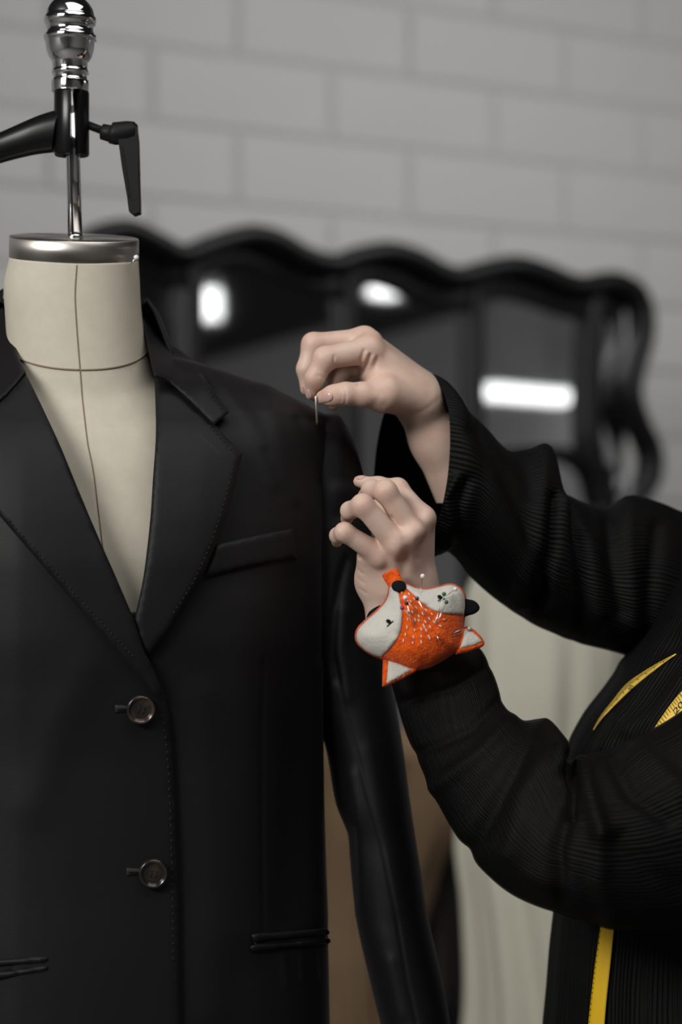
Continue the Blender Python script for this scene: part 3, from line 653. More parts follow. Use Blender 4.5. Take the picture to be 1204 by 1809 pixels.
# buttons with four holes and thread, and the keyhole buttonholes beside them
def button(u, v, r):
    p = onj(u, v)-ray(u, v)*.0075; nrm = Vector((.16, -1, .02)).normalized(); R = r*(p.y+D0)/F
    prof = [(0, 0), (0, R*.9), (.0012, R), (.0028, R), (.0042, R*.95), (.0046, R*.87), (.0040, R*.77), (.0028, R*.70), (.0024, R*.62), (.0027, R*.3), (.0028, 0)]
    V, Fq, uv = lathe([(h_, r_) for h_, r_ in crv(prof, 60).clip(0)], p, nrm, 64); b = mesh_obj('button', V, Fq, M['button_horn'], blazer)
    a = nrm.orthogonal().normalized(); a = Vector((math.cos(.2), .16, -.25)).normalized(); a = (a-nrm*a.dot(nrm)).normalized(); c = nrm.cross(a)
    for i in (-1, 1):
        for j in (-1, 1):
            q = p+nrm*.0026+a*i*R*.17+c*j*R*.17
            V, Fq, uv = lathe([(0, 0), (0, R*.085), (.0005, R*.085), (.0005, 0)], q, nrm, 14); mesh_obj('hole', V, Fq, M['hole_shade'], b)  # dark disc on the button, painted shade of a thread hole
        q0, q1 = p+nrm*.0031+a*i*R*.17+c*R*.17, p+nrm*.0031+a*i*R*.17-c*R*.17
        V, Fq, uv = tube([q0-nrm*.0008, q0.lerp(q1, .3)+nrm*.0003, q0.lerp(q1, .7)+nrm*.0003, q1-nrm*.0008], .0004, 8); mesh_obj('thread', V, Fq, M['thread'], b)
    return b
button(248.5, 1254, 25.5); button(270.5, 1543, 26)
for u, v in ((214, 1252), (234, 1540)):
    bh_ = sheet('buttonhole', smooth_poly([(u-11, v-7), (u+16, v-5), (u+16, v+5), (u-11, v+7)], (0, 1, 2, 3)), lift(onj, .0055), M['thread'], blazer, step=5, thick=.0008, edge=4, puff=.0006)
    sheet('slit_shade', [(u-7, v-1.6), (u+16, v-1.2), (u+16, v+1.2), (u-7, v+1.6)], lift(onj, .0072), M['hole_shade'], bh_, step=5, thick=.0003, edge=2, puff=.0001)  # dark strip laid on top as the shade in the buttonhole
sheet('lapel_buttonhole', smooth_poly([(348, 766), (354, 763), (390, 797), (394, 804), (388, 806), (352, 775)], ()), lambda u, v: lap_base(u, v)-ray(u, v)*.0042, M['thread'], blazer, step=5, thick=.0009, edge=3, puff=.0005)
def pricks(name, line, base, gap, d=.0058):
    L = crv(line, 400); s = np.concatenate([[0], np.cumsum(np.linalg.norm(np.diff(L, axis=0), axis=1))]); parts = []
    for x in np.arange(gap, s[-1], gap):
        u, v = np.interp(x, s, L[:, 0]), np.interp(x, s, L[:, 1]); u2, v2 = np.interp(x+gap*.45, s, L[:, 0]), np.interp(x+gap*.45, s, L[:, 1])
        parts.append(tube([base(u, v)-ray(u, v)*d, base(u2, v2)-ray(u2, v2)*d], .00045, 6)[:2])
    V, Fq = merge(parts); o = mesh_obj(name, V, Fq, M['thread'], blazer); o['kind'] = 'stuff'; return o
pricks('edge_stitching', [(8, 912), (60, 968), (120, 1036), (190, 1112), (235, 1160)], lap_base_l, 9)
pricks('edge_stitching', [(300, 1092), (340, 1030), (372, 960), (395, 890), (412, 825)], lap_base, 10)
pricks('edge_stitching', [(364, 745), (390, 774), (414, 800)], lap_base, 9)
pricks('edge_stitching', [(347, 650), (362, 680), (378, 706), (394, 726)], idw(cr_c), 9)
pricks('edge_stitching', [(283, 1250), (294, 1320), (300, 1420), (304, 1550), (306, 1700)], lift(onj, .001), 13, .0047)
# pin at the neck cap
def pin(name, head, tip, rh, rs, mhead, label, group=None, cat='pin', msh='pin_steel'):
    t = thing(name, label, cat, group=group); h, q = Vector(head), Vector(tip)
    V, Fq, uv = lathe([(-rh*math.cos(a), rh*math.sin(a)) for a in np.linspace(0, math.pi, 14)], h, (q-h).normalized(), 20); mesh_obj('head', V, Fq, M[mhead], t)
    V, Fq, uv = tube([h, h.lerp(q, .94), q], [rs, rs, rs*.3], 10); mesh_obj('shaft', V, Fq, M[msh], t)
    return t
pin('dressmaker_pin', P(240.5, 455, -.005), P(229, 468, -.001), .0024, .00045, 'pin_white', 'white headed pin stuck in the linen just under the steel neck cap')

# ------------------------------------------------------------------ person: skin body from blended bone shapes
def smin(a, b, k):
    h = np.clip(.5+.5*(b-a)/k, 0, 1); return b*(1-h)+a*h-k*h*(1-h)
class Field:
    def __init__(self, lo, hi, h):
        self.lo = np.array(lo, float); self.h = h; n = np.ceil((np.array(hi)-self.lo)/h).astype(int)+1; self.n = n
        ax = [self.lo[i]+h*np.arange(n[i]) for i in range(3)]
        self.X = ax[0][:, None, None].astype(np.float32); self.Y = ax[1][None, :, None].astype(np.float32); self.Z = ax[2][None, None, :].astype(np.float32)
    def cone(self, a, b, ra, rb, flat=None):
        a = np.array(a, np.float32); b = np.array(b, np.float32); ab = b-a; L = float(ab@ab)+1e-12
        dx, dy, dz = self.X-a[0], self.Y-a[1], self.Z-a[2]
        t = np.clip((dx*ab[0]+dy*ab[1]+dz*ab[2])/L, 0, 1)
        return np.sqrt((dx-t*ab[0])**2+(dy-t*ab[1])**2+(dz-t*ab[2])**2)-(ra+(rb-ra)*t)
    def ell(self, c, r, rot=None):
        c = np.array(c, np.float32); d = [self.X-c[0], self.Y-c[1], self.Z-c[2]]
        if rot is not None:
            R = np.array(rot, np.float32); d = [R[i, 0]*d[0]+R[i, 1]*d[1]+R[i, 2]*d[2] for i in range(3)]
        k = np.sqrt((d[0]/r[0])**2+(d[1]/r[1])**2+(d[2]/r[2])**2); return (k-1)*min(r)
def surface(Fd, lo, h):
    """surface nets: vertices and quads of the zero level"""
    s = Fd < 0; nx, ny, nz = Fd.shape
    acc = np.zeros((nx-1, ny-1, nz-1, 3), np.float32); cnt = np.zeros((nx-1, ny-1, nz-1), np.float32)
    for axis in range(3):
        o1, o2 = [a for a in range(3) if a != axis]
        for p in (0, 1):
            for q in (0, 1):
                sl0 = [None]*3; sl1 = [None]*3
                for a in range(3):
                    if a == axis: sl0[a] = slice(0, Fd.shape[a]-1); sl1[a] = slice(1, Fd.shape[a])
                    else:
                        off = p if a == o1 else q
                        sl0[a] = slice(off, Fd.shape[a]-1+off); sl1[a] = sl0[a]
                f0, f1 = Fd[tuple(sl0)], Fd[tuple(sl1)]; m = (f0 < 0) != (f1 < 0)
                if not m.any(): continue
                t = np.where(m, f0/np.where(m, f0-f1, 1), 0)
                acc[..., axis] += np.where(m, t, 0); acc[..., o1] += m*p; acc[..., o2] += m*q; cnt += m
    act = cnt > 0; idx = np.full(act.shape, -1, np.int64); idx[act] = np.arange(act.sum())
    ijk = np.argwhere(act); V = (ijk+acc[act]/cnt[act][:, None])*h+lo
    faces = []
    for axis in range(3):
        o1, o2 = (axis+1) % 3, (axis+2) % 3
        sl0 = [slice(None)]*3; sl1 = [slice(None)]*3; sl0[axis] = slice(0, -1); sl1[axis] = slice(1, None)
        m = s[tuple(sl0)] != s[tuple(sl1)]; e = np.argwhere(m)
        e = e[(e[:, o1] > 0) & (e[:, o2] > 0) & (e[:, o1] < Fd.shape[o1]-1) & (e[:, o2] < Fd.shape[o2]-1)]
        def g(d1, d2):
            k = e.copy(); k[:, o1] -= d1; k[:, o2] -= d2; return idx[k[:, 0], k[:, 1], k[:, 2]]
        qd = np.stack([g(1, 1), g(0, 1), g(0, 0), g(1, 0)], -1)
        ins = s[e[:, 0], e[:, 1], e[:, 2]]; qd[~ins] = qd[~ins][:, ::-1]
        faces.append(qd)
    return V, np.concatenate(faces)
def hand(field, fingers, palm, extra, kp=.007, kf=.0012, kseg=.005):
    """fingers: lists of (u,v,Y,r px); palm: list of (a,b) cones blended with a wide radius"""
    def pt(j): return np.array(P(j[0], j[1], j[2])), j[3]*(j[2]+D0)/F
    pd = None
    for a, b, k in palm:
        (pa, ra), (pb, rb) = pt(a), pt(b); d = field.cone(pa, pb, ra, rb); pd = d if pd is None else smin(pd, d, k)
    out = pd
    for fg in fingers:
        fd = None
        for a, b in zip(fg[:-1], fg[1:]):
            (pa, ra), (pb, rb) = pt(a), pt(b); d = field.cone(pa, pb, ra, rb); fd = d if fd is None else smin(fd, d, kseg)
        w = smin(pd, fd, kp); out = smin(out, w, kf)
    for a, b, k in extra:
        (pa, ra), (pb, rb) = pt(a), pt(b); out = smin(out, field.cone(pa, pb, ra, rb), k)
    return out
def off(js, dY): return [(j[0], j[1], j[2]+dY, j[3]) for j in js]

# right hand (the upper one): thumb and index finger pinch a needle
DA = .062
A_idx = off([(652, 618, -.038, 24), (574, 633, -.053, 20), (556, 668, -.052, 16.5), (550.5, 696, -.045, 11.5)], DA)
A_mid = off([(640, 603, -.018, 23), (553, 608, -.030, 19.5), (540, 652, -.032, 15.5), (541, 688, -.030, 11)], DA)
A_rng = off([(645, 606, .004, 22), (592, 612, -.004, 19), (551, 624, -.010, 17), (546, 664, -.012, 15), (556, 698, -.012, 11)], DA)
A_pky = off([(658, 628, .024, 22), (622, 646, .014, 20), (598, 664, .006, 19), (590, 694, .000, 15), (589, 714, -.004, 11)], DA)
A_thb = off([(672, 700, -.046, 27), (640, 697, -.055, 21), (610, 695.5, -.060, 19), (588, 699, -.060, 17.5), (570, 702.5, -.056, 13)], DA)
A_palm = [(a, b, .012) for a, b in (
    (off([(650, 617, -.034, 25)], DA)[0], off([(742, 704, -.014, 33)], DA)[0]), (off([(642, 605, -.014, 25)], DA)[0], off([(740, 690, .000, 32)], DA)[0]),
    (off([(650, 612, .006, 23)], DA)[0], off([(742, 694, .012, 31)], DA)[0]), (off([(658, 632, .024, 23)], DA)[0], off([(745, 706, .018, 30)], DA)[0]), (off([(652, 655, .016, 25)], DA)[0], off([(735, 700, .012, 32)], DA)[0]),
    (off([(680, 694, -.042, 33)], DA)[0], off([(738, 706, -.016, 34)], DA)[0]), (off([(660, 655, -.026, 26)], DA)[0], off([(720, 690, -.014, 34)], DA)[0]),
    (off([(738, 708, -.004, 40)], DA)[0], off([(772, 776, .010, 44)], DA)[0]), (off([(772, 776, .010, 44)], DA)[0], off([(850, 915, .040, 62)], DA)[0]))]
lo = np.array(P(510, 930, -.02)); 
fa = Field((P(508, 0, DA-.09).x, DA-.10, P(0, 890, DA).z), (P(850, 0, DA).x, DA+.085, P(0, 566, DA).z), .00118)
FA = hand(fa, [A_idx, A_mid, A_rng, A_pky, A_thb], A_palm, [((646, 596, -.020+DA, 17), (656, 600, -.03+DA, 17), .006)], kp=.008)
VA, QA = surface(FA, fa.lo, fa.h); del FA
# left hand (the lower one): back of the hand to the camera, fingers curled on the blazer sleeve, thumb behind
DB = .058
B_idx = off([(744, 916, -.114, 22), (702, 863, -.104, 17.5), (668, 858, -.088, 15), (634, 850.5, -.076, 10.5)], DB)
B_mid = off([(726, 937, -.130, 22), (681, 868, -.140, 19), (655, 864, -.122, 15.5), (643, 876, -.102, 12)], DB)
B_rng = off([(699, 959, -.136, 21.5), (640, 892, -.147, 18.5), (617, 902, -.130, 14.5), (612, 917, -.108, 11)], DB)
B_pky = off([(670, 980, -.128, 20.5), (608, 940, -.140, 16), (596, 946, -.124, 13), (595, 957, -.104, 10)], DB)
B_thb = off([(722, 960, -.080, 24), (700, 920, -.068, 19), (676, 890, -.056, 17), (655, 872, -.050, 14)], DB)
o_ = lambda *j: off([j], DB)[0]
B_palm = [(o_(744, 918, -.110, 23), o_(738, 1030, -.098, 27), .010), (o_(726, 938, -.124, 23), o_(716, 1032, -.110, 29), .010), (o_(699, 960, -.128, 22), o_(690, 1036, -.110, 29), .010), (o_(672, 982, -.118, 22), o_(661, 1030, -.099, 28), .010),
          (o_(650, 984, -.120, 19), o_(657, 1012, -.106, 26), .010), (o_(720, 965, -.090, 26), o_(728, 1028, -.082, 28), .012), (o_(700, 985, -.088, 26), o_(698, 1030, -.080, 26), .012),
          (o_(672, 1035, -.099, 30), o_(690, 1100, -.096, 34), .016), (o_(734, 1035, -.099, 31), o_(752, 1100, -.096, 36), .016), (o_(690, 1100, -.096, 34), o_(760, 1220, -.092, 44), .016), (o_(752, 1100, -.096, 36), o_(800, 1210, -.092, 44), .016)]
B_ext = [(o_(752, 914, -.120, 11), o_(748, 918, -.118, 12), .010), (o_(735, 937, -.138, 11), o_(729, 941, -.136, 12), .010), (o_(703, 957, -.142, 11), o_(700, 962, -.140, 12), .010), (o_(677, 977, -.131, 10), o_(674, 982, -.130, 11), .010),
         (o_(738, 916, -.106, 17), o_(724, 934, -.113, 18), .008), (o_(716, 930, -.116, 18), o_(700, 952, -.121, 18), .008), (o_(684, 954, -.122, 17), o_(670, 974, -.118, 17), .008),
         (o_(728, 945, -.140, 7), o_(716, 1020, -.118, 6), .009), (o_(748, 922, -.126, 6), o_(742, 1010, -.104, 6), .009), (o_(699, 965, -.142, 6), o_(694, 1020, -.120, 6), .009)]
fb = Field((P(572, 0, DB-.17).x, DB-.17, P(0, 1240, DB-.15).z), (P(860, 0, DB-.05).x, DB-.030, P(0, 828, DB-.05).z), .00118)
FB = hand(fb, [B_idx, B_mid, B_rng, B_pky, B_thb], B_palm, B_ext, kp=.007)
VB, QB = surface(FB, fb.lo, fb.h); del FB
def relax(V, Q, it=2):                        # light smoothing of the grid pattern
    E = np.concatenate([Q[:, [0, 1]], Q[:, [1, 2]], Q[:, [2, 3]], Q[:, [3, 0]]]); n = len(V)
    for _ in range(it):
        S = np.zeros_like(V); c = np.zeros(n)
        for a, b in ((0, 1), (1, 0)):
            for ax_ in range(3): S[:, ax_] += np.bincount(E[:, a], V[E[:, b], ax_], n)
            c += np.bincount(E[:, a], minlength=n)
        V = V*.4+.6*S/c[:, None]
    return V
VA, VB = relax(VA, QA), relax(VB, QB)
def crease(V, Q, lines):
    N = vnormals(V, Q.tolist())
    face = np.clip(-N[:, 1]*1.6, 0, 1)
    return V+N*(blur_line(V, lines)*face)[:, None]
VA = crease(VA, QA, [([(607, 684), (611, 696), (609, 713)], -.0009, 2.2), ([(601, 687), (604, 697), (602, 710)], -.0006, 2.0), ([(596, 690), (598, 700)], -.0004, 1.8),
                     ([(643, 619), (638, 634), (632, 646)], -.0012, 3.0), ([(653, 628), (647, 641), (636, 662), (632, 678)], -.0015, 3.2), ([(666, 632), (660, 652), (648, 668), (638, 676)], -.0010, 3.5), ([(649, 624), (643, 638)], .0008, 3), ([(660, 630), (652, 648)], .0009, 3.5),
                     ([(593, 648), (589, 640), (590, 630)], -.0009, 2.2), ([(571, 668), (566, 664), (560, 664)], -.0006, 1.8), ([(568, 618), (580, 616), (592, 618)], -.0004, 1.8), ([(572, 623), (584, 621)], -.0004, 1.6),
                     ([(640, 722), (660, 732), (684, 738)], -.0006, 2), ([(700, 742), (730, 735), (760, 718), (780, 700)], -.0003, 5), ([(716, 752), (722, 765)], -.0006, 3), ([(664, 700), (672, 704)], .0012, 10)])
VB = crease(VB, QB, [([(668, 850), (676, 854), (684, 852)], -.0004, 1.8), ([(672, 857), (682, 860)], -.0004, 1.6), ([(634, 880), (642, 886)], -.0004, 1.8), ([(600, 934), (606, 942)], -.0004, 1.8), ([(690, 913), (694, 918)], -.001, 3), ([(644, 936), (654, 944)], -.0009, 3),
                     ([(622, 974), (630, 984), (636, 986)], -.0010, 2.2), ([(630, 1005), (640, 1014)], -.0006, 2.4), ([(632, 1022), (642, 1030)], -.0005, 2.4), ([(634, 1040), (646, 1048)], -.0005, 2.4), ([(714, 955), (716, 985), (712, 1015)], -.0008, 9), ([(740, 945), (738, 985)], -.0007, 8), ([(684, 985), (686, 1020)], -.0007, 8)])
# the rest of the body (under the clothes, head outside the frame)
sh_n, sh_f = Vector((.41, .0, 1.20)), Vector((.40, .19, 1.23))
elbow_n, elbow_f = P(985, 1490, -.135), P(1010, 1040, .165)
fc_ = Field((-.02, -.28, .58), (.70, .42, 1.72), .0075)
def B2(a, b, ra, rb): return fc_.cone(tuple(a), tuple(b), ra, rb)
chest = fc_.ell((.40, .09, 1.10), (.09, .12, .16)); FC = chest
FC = smin(FC, fc_.ell((.36, .04, 1.08), (.07, .07, .07)), .04); FC = smin(FC, fc_.ell((.36, .14, 1.08), (.07, .07, .07)), .04)
FC = smin(FC, fc_.ell((.38, .09, .80), (.11, .14, .18)), .08); FC = smin(FC, B2((.425, .09, 1.22), (.45, .09, 1.44), .052, .047), .05)
FC = smin(FC, B2(sh_n, sh_f, .04, .04), .04)
FC = smin(FC, B2(sh_n, elbow_n, .038, .036), .03); FC = smin(FC, B2(elbow_n, P(770, 1210, DB-.094), .038, .026), .02)
FC = smin(FC, B2(sh_f, elbow_f, .046, .038), .03); FC = smin(FC, B2(elbow_f, P(830, 880, DA+.03), .038, .028), .02)
hc = Vector((.455, .09, 1.535))
FC = smin(FC, fc_.ell(hc+Vector((.012, 0, .03)), (.098, .076, .105)), .02); FC = smin(FC, fc_.ell(hc+Vector((-.035, 0, -.045)), (.060, .058, .075)), .03)
FC = smin(FC, B2(hc+Vector((-.098, 0, -.005)), hc+Vector((-.112, 0, -.035)), .010, .014), .012)
for s_ in (-1, 1):
    FC = smin(FC, fc_.ell(hc+Vector((.012, s_*.078, -.010)), (.018, .010, .032)), .008)
    FC = smin(FC, fc_.ell(hc+Vector((-.080, s_*.034, -.036)), (.02, .022, .018)), .02)
FC = smin(FC, fc_.ell(hc+Vector((-.096, 0, -.070)), (.010, .024, .009)), .008); FC = smin(FC, fc_.ell(hc+Vector((-.080, 0, -.105)), (.02, .022, .018)), .02)
VC, QC = surface(FC, fc_.lo, fc_.h); VC = relax(VC, QC, 2)
person = thing('person', 'person in a crinkled black blouse reaching both hands to the blazer shoulder', 'person')
VAll = np.concatenate([VA, VB, VC]); QAll = np.concatenate([QA, QB+len(VA), QC+len(VA)+len(VB)])
skin = mesh_obj('body', VAll, QAll, M['skin'], person)
# redder skin over knuckles and fingertips
bl = np.zeros(len(VAll))
for fg, w in [(f, 1.0) for f in (A_idx, A_mid, A_rng, A_pky, A_thb, B_idx, B_mid, B_rng, B_pky)]:
    for i, j in enumerate(fg):
        c = np.array(P(j[0], j[1], j[2])); r = j[3]*(j[2]+D0)/F; amp = (.42, .40, .22, .60, .60)[min(i, 4)] if i < len(fg)-1 else .65
        bl = np.maximum(bl, amp*np.exp(-((VAll-c)**2).sum(1)/(1.25*r)**2))
at_ = skin.data.attributes.new('blush', 'FLOAT', 'POINT'); at_.data.foreach_set('value', bl.astype(np.float32))
BS = bvh_of(skin); ons = caster(BS, (680, 900))
def nail(poly, depth=.0003, puff=.0007):
    return sheet('fingernail', smooth_poly(poly, ()), lambda u, v: ons(u, v), M['nail'], skin, step=2.5, thick=depth, edge=5, puff=puff, dens=2, back=.0012)
nail([(562.5, 712), (560.5, 703), (564, 695), (573, 691), (583, 693), (588, 700), (585, 708), (575, 711.5), (568, 713)])
nail([(543, 688), (547, 691), (551, 697), (551.5, 702), (548, 705.5), (544.5, 703), (542, 696)])
nail([(532.5, 680), (535, 683), (536.5, 688), (536.5, 693), (534, 690), (532, 685)])
nail([(631, 841), (638, 839.5), (646, 841), (641, 845), (633, 847), (628, 845)])
# face details and hair, for views from the side
for s_ in (-1, 1):
    V, Fq, uv = lathe([(-.011*math.cos(a), .011*math.sin(a)) for a in np.linspace(0, math.pi, 12)], hc+Vector((-.072, s_*.032, .008)), (1, 0, 0), 16); e_ = mesh_obj('eye', V, Fq, M['pin_white'], skin)
    V, Fq, uv = lathe([(0, 0), (0, .0052), (.001, .005), (.0012, 0)], hc+Vector((-.0825, s_*.032, .007)), (-1, 0, 0), 16); mesh_obj('iris', V, Fq, M['hair_brown'], e_)
fh = Field((hc.x-.14, hc.y-.13, hc.z-.20), (hc.x+.20, hc.y+.13, hc.z+.19), .006)
H = fh.ell(hc+Vector((.022, 0, .038)), (.108, .090, .115)); H = np.maximum(H, -fh.ell(hc+Vector((-.10, 0, -.06)), (.085, .075, .125)))
H = smin(H, fh.ell(hc+Vector((.130, 0, .03)), (.045, .05, .045)), .015)
Vh, Qh = surface(H, fh.lo, fh.h); mesh_obj('hair', relax(Vh, Qh, 2), Qh, M['hair_brown'], person)

# ------------------------------------------------------------------ blouse
def blob_ring(T, B, Y, b, dx, n, th, bw=0.0):
    """ring between two contour pixels: T (cos=+1) and B (cos=-1); depth half-axis b, dx shifts the near side in pixels"""
    sc = (Y+D0)/F; pT, pB = np.array(P(T[0], T[1], Y)), np.array(P(B[0], B[1], Y)); c = (pT+pB)/2; A = (pT-pB)/2
    c_, s_ = np.cos(th), np.sin(th); e = 2/n
    ca = np.sign(c_)*np.abs(c_)**e; sa = np.sign(s_)*np.abs(s_)**e
    return c+ca[:, None]*A+sa[:, None]*np.array([dx*sc, -b, 0])
def sleeve(name, rows, m, parent, nr=200, ns=320, ribs=64, amp=.0004, lines=(), gather=(), n=2.2):
    r = np.array(rows, float); q = crv(r, nr); th = np.linspace(0, 2*math.pi, ns, endpoint=False); rings = []
    for T0, T1, B0, B1, Y, b, dx in q: rings.append(blob_ring((T0, T1), (B0, B1), Y, b, dx, n, th))
    V, Fq, uv = loft(rings, True, False, False); N = vnormals(V, Fq)
    nearm = np.tile(np.sin(th) > .5, nr)
    if N[nearm][:, 1].mean() > 0: Fq = [f[::-1] for f in Fq]; N = -N
    s = uv[:, 1]; t = uv[:, 0]; d = np.zeros(len(V))
    wob = .35*np.sin(9*s+2*np.sin(7*t*6.28))+.25*np.sin(23*s+5*t*6.28)
    d += amp*np.sin(ribs*t*6.2832+3.2*wob*2)*(.55+.45*np.sin(13*s+11*t*6.28))
    for s0, w, a, k in gather: d += a*np.exp(-((s-s0)/w)**2)*(1 if not k else (.5+.5*np.sin(k*t*6.28)))
    nf = np.clip(-N[:, 1]*2+.6, 0, 1)
    d += blur_line(V, lines)*nf
    V = V+N*d[:, None]
    o = mesh_obj(name, V, Fq, m, parent, uvs=uv)
    so = o.modifiers.new('cloth', 'SOLIDIFY'); so.thickness = .0012; so.offset = -1
    return o
# torso of the blouse: rows v, left, right, half depth
rows_t = [(r[0], r[1], r[2]+95, r[3]) for r in [(925, 1330, 1440, .085), (945, 1275, 1475, .13), (985, 1225, 1500, .165), (1050, 1185, 1515, .175), (1110, 1150, 1520, .172), (1160, 1115, 1520, .170), (1220, 1072, 1518, .166), (1275, 1030, 1515, .162), (1330, 1005, 1510, .158), (1400, 998, 1500, .154), (1500, 995, 1490, .150), (1607, 984, 1490, .152), (1690, 975, 1495, .158), (1760, 970, 1500, .164), (1830, 964, 1505, .17), (2000, 958, 1512, .175)]]
vt = np.linspace(925, 2000, 220); q = tab(rows_t, vt); tht = np.linspace(0, 2*math.pi, 360, endpoint=False); YT = .09; tr = []
for v, (L, R, b) in zip(vt, q): tr.append(blob_ring((R, v), (L, v), YT, b, 0, 2.2, tht))
V, Fq, uv = loft(tr, True, False, False); N = vnormals(V, Fq)
nearm = np.tile(np.sin(tht) > .5, len(vt))
if N[nearm][:, 1].mean() > 0: Fq = [f[::-1] for f in Fq]; N = -N
V = V+N*(.0002*np.sin(90*uv[:, 0]*6.2832+1.8*np.sin(14*uv[:, 1]+4*uv[:, 0]*6.28))+.003*np.sin(17*uv[:, 0]*6.28+3*uv[:, 1])*uv[:, 1]
     +blur_line(V, [([(1200, 1080), (1150, 1150), (1110, 1180)], .005, 14), ([(1204, 1130), (1140, 1190), (1080, 1250)], -.004, 9), ([(1110, 1290), (1160, 1260), (1204, 1200)], .003, 14), ([(1060, 1320), (1100, 1250), (1180, 1160)], .003, 12)]))[:, None]
blouse = mesh_obj('blouse', V, Fq, M['plisse_body'], person, uvs=uv)
so = blouse.modifiers.new('cloth', 'SOLIDIFY'); so.thickness = .0012; so.offset = -1
# far sleeve (raised arm): flared ruffled cuff, puff, upper arm;  T.u,T.v,B.u,B.v,Y,b,dx
far_rows = [(738, 656, 712, 982, .075, .056, 62), (765, 668, 752, 985, .078, .060, 60), (790, 708, 788, 972, .085, .062, 54), (812, 728, 822, 992, .09, .066, 46), (835, 744, 850, 1030, .096, .07, 38), (868, 778, 884, 1062, .104, .074, 30), (896, 796, 918, 1085, .112, .076, 24), (930, 793, 955, 1108, .12, .078, 18), (957, 790, 985, 1122, .127, .080, 12), (967, 803, 998, 1128, .130, .078, 10), (967, 838, 1012, 1132, .133, .070, 10), (971, 872, 1028, 1138, .136, .067, 8),
            (1015, 884, 1070, 1148, .145, .074, 0), (1065, 896, 1105, 1158, .155, .076, 0), (1118, 878, 1150, 1172, .165, .078, 0), (1160, 886, 1200, 1190, .175, .078, 0), (1210, 906, 1240, 1210, .19, .078, 0), (1290, 925, 1300, 1235, .22, .075, 0), (1370, 950, 1350, 1200, .25, .05, 0)]
far_lines = [([(800, 740), (850, 830), (905, 960), (950, 1080)], .004, 22), ([(835, 760), (885, 830), (930, 930), (965, 1060)], -.004, 14), ([(962, 800), (958, 880), (950, 960), (920, 1060)], .006, 18), ([(978, 880), (975, 960), (955, 1070)], -.008, 12), ([(1000, 885), (1040, 960), (1060, 1080)], .005, 16), ([(1075, 900), (1080, 980), (1095, 1080)], -.005, 13), ([(1110, 890), (1110, 980), (1120, 1100)], .006, 18), ([(1160, 930), (1150, 1020), (1140, 1120)], -.005, 14),
             ([(806, 846), (788, 880), (796, 920), (782, 963)], .005, 9), ([(825, 850), (812, 890), (816, 940), (800, 965)], -.005, 10)]
fs = sleeve('sleeve', far_rows, M['plisse_sleeve'], person, 220, 400, 74, .00022, far_lines)
near_rows = [(800, 1106, 668, 1152, -.036, .044, 0), (830, 1132, 682, 1184, -.036, .048, 0), (852, 1152, 691, 1210, -.038, .052, 0), (872, 1194, 703, 1252, -.038, .056, 0), (885, 1232, 718, 1299, -.048, .062, 0), (900, 1262, 735, 1337, -.058, .066, 0), (928, 1276, 755, 1382, -.068, .070, 0), (962, 1275, 778, 1428, -.080, .073, 0), (988, 1300, 808, 1480, -.095, .076, 0), (1000, 1328, 848, 1532, -.108, .080, 0), (1008, 1345, 905, 1578, -.118, .084, 0),
             (1028, 1341, 985, 1609, -.124, .088, 0), (1075, 1327, 1078, 1633, -.124, .09, 0), (1130, 1304, 1150, 1636, -.12, .092, 0), (1204, 1262, 1240, 1626, -.112, .094, 0), (1290, 1190, 1330, 1590, -.10, .094, 0), (1360, 1090, 1410, 1480, -.085, .088, 0), (1390, 980, 1480, 1330, -.06, .07, 0), (1400, 930, 1490, 1180, -.02, .05, 0)]
near_lines = [([(858, 1180), (800, 1215), (710, 1240)], -.003, 8), ([(880, 1240), (830, 1290), (740, 1330)], -.003, 10), ([(905, 1270), (850, 1330), (770, 1390)], .005, 16), ([(960, 1285), (985, 1320), (985, 1360)], .008, 14), ([(938, 1300), (905, 1370), (860, 1450), (830, 1500)], -.006, 16), ([(1003, 1345), (1012, 1390), (1005, 1440)], -.008, 9), ([(1030, 1350), (1040, 1400), (1060, 1470)], .008, 16), ([(965, 1340), (925, 1410), (905, 1500)], .006, 24),
              ([(1000, 1440), (985, 1500), (990, 1590)], -.006, 14), ([(1060, 1480), (1060, 1560), (1080, 1620)], .005, 18), ([(1080, 1340), (1110, 1400), (1180, 1450)], -.006, 14), ([(1130, 1330), (1204, 1400)], .006, 20), ([(1100, 1480), (1150, 1540), (1204, 1570)], -.005, 18), ([(870, 1500), (940, 1550), (1040, 1595)], .002, 18)]
ns_ = sleeve('sleeve', near_rows, M['plisse_sheer'], person, 240, 400, 74, .00022, near_lines)
# skirt and shoes
garment([(.88, .352, YT, .150, .155), (.775, .352, YT, .158, .165), (.4, .36, YT, .18, .19), (.13, .36, YT, .19, .20)], 14, .06, M['trouser_cloth'], 'skirt', person, 11)
for s_ in (-1, 1):
    rg = []
    for x, w, h_ in ((.51, .020, .05), (.49, .033, .075), (.43, .036, .09), (.35, .040, .065), (.28, .042, .045), (.245, .028, .03), (.235, .008, .018)):
        tt = np.linspace(0, 2*math.pi, 20, endpoint=False); rg.append(np.stack([np.full(20, x), YT+s_*.09+w*np.cos(tt), .004+h_/2+h_/2*np.sin(tt)], -1))
    V, Fq, uv = loft(rg, True, True, True); mesh_obj('shoe', V, Fq, M['shoe_leather'], person)
BT = bvh_of(blouse); ont = caster(BT, (1250, 1400)); BNS = bvh_of(blouse, ns_)

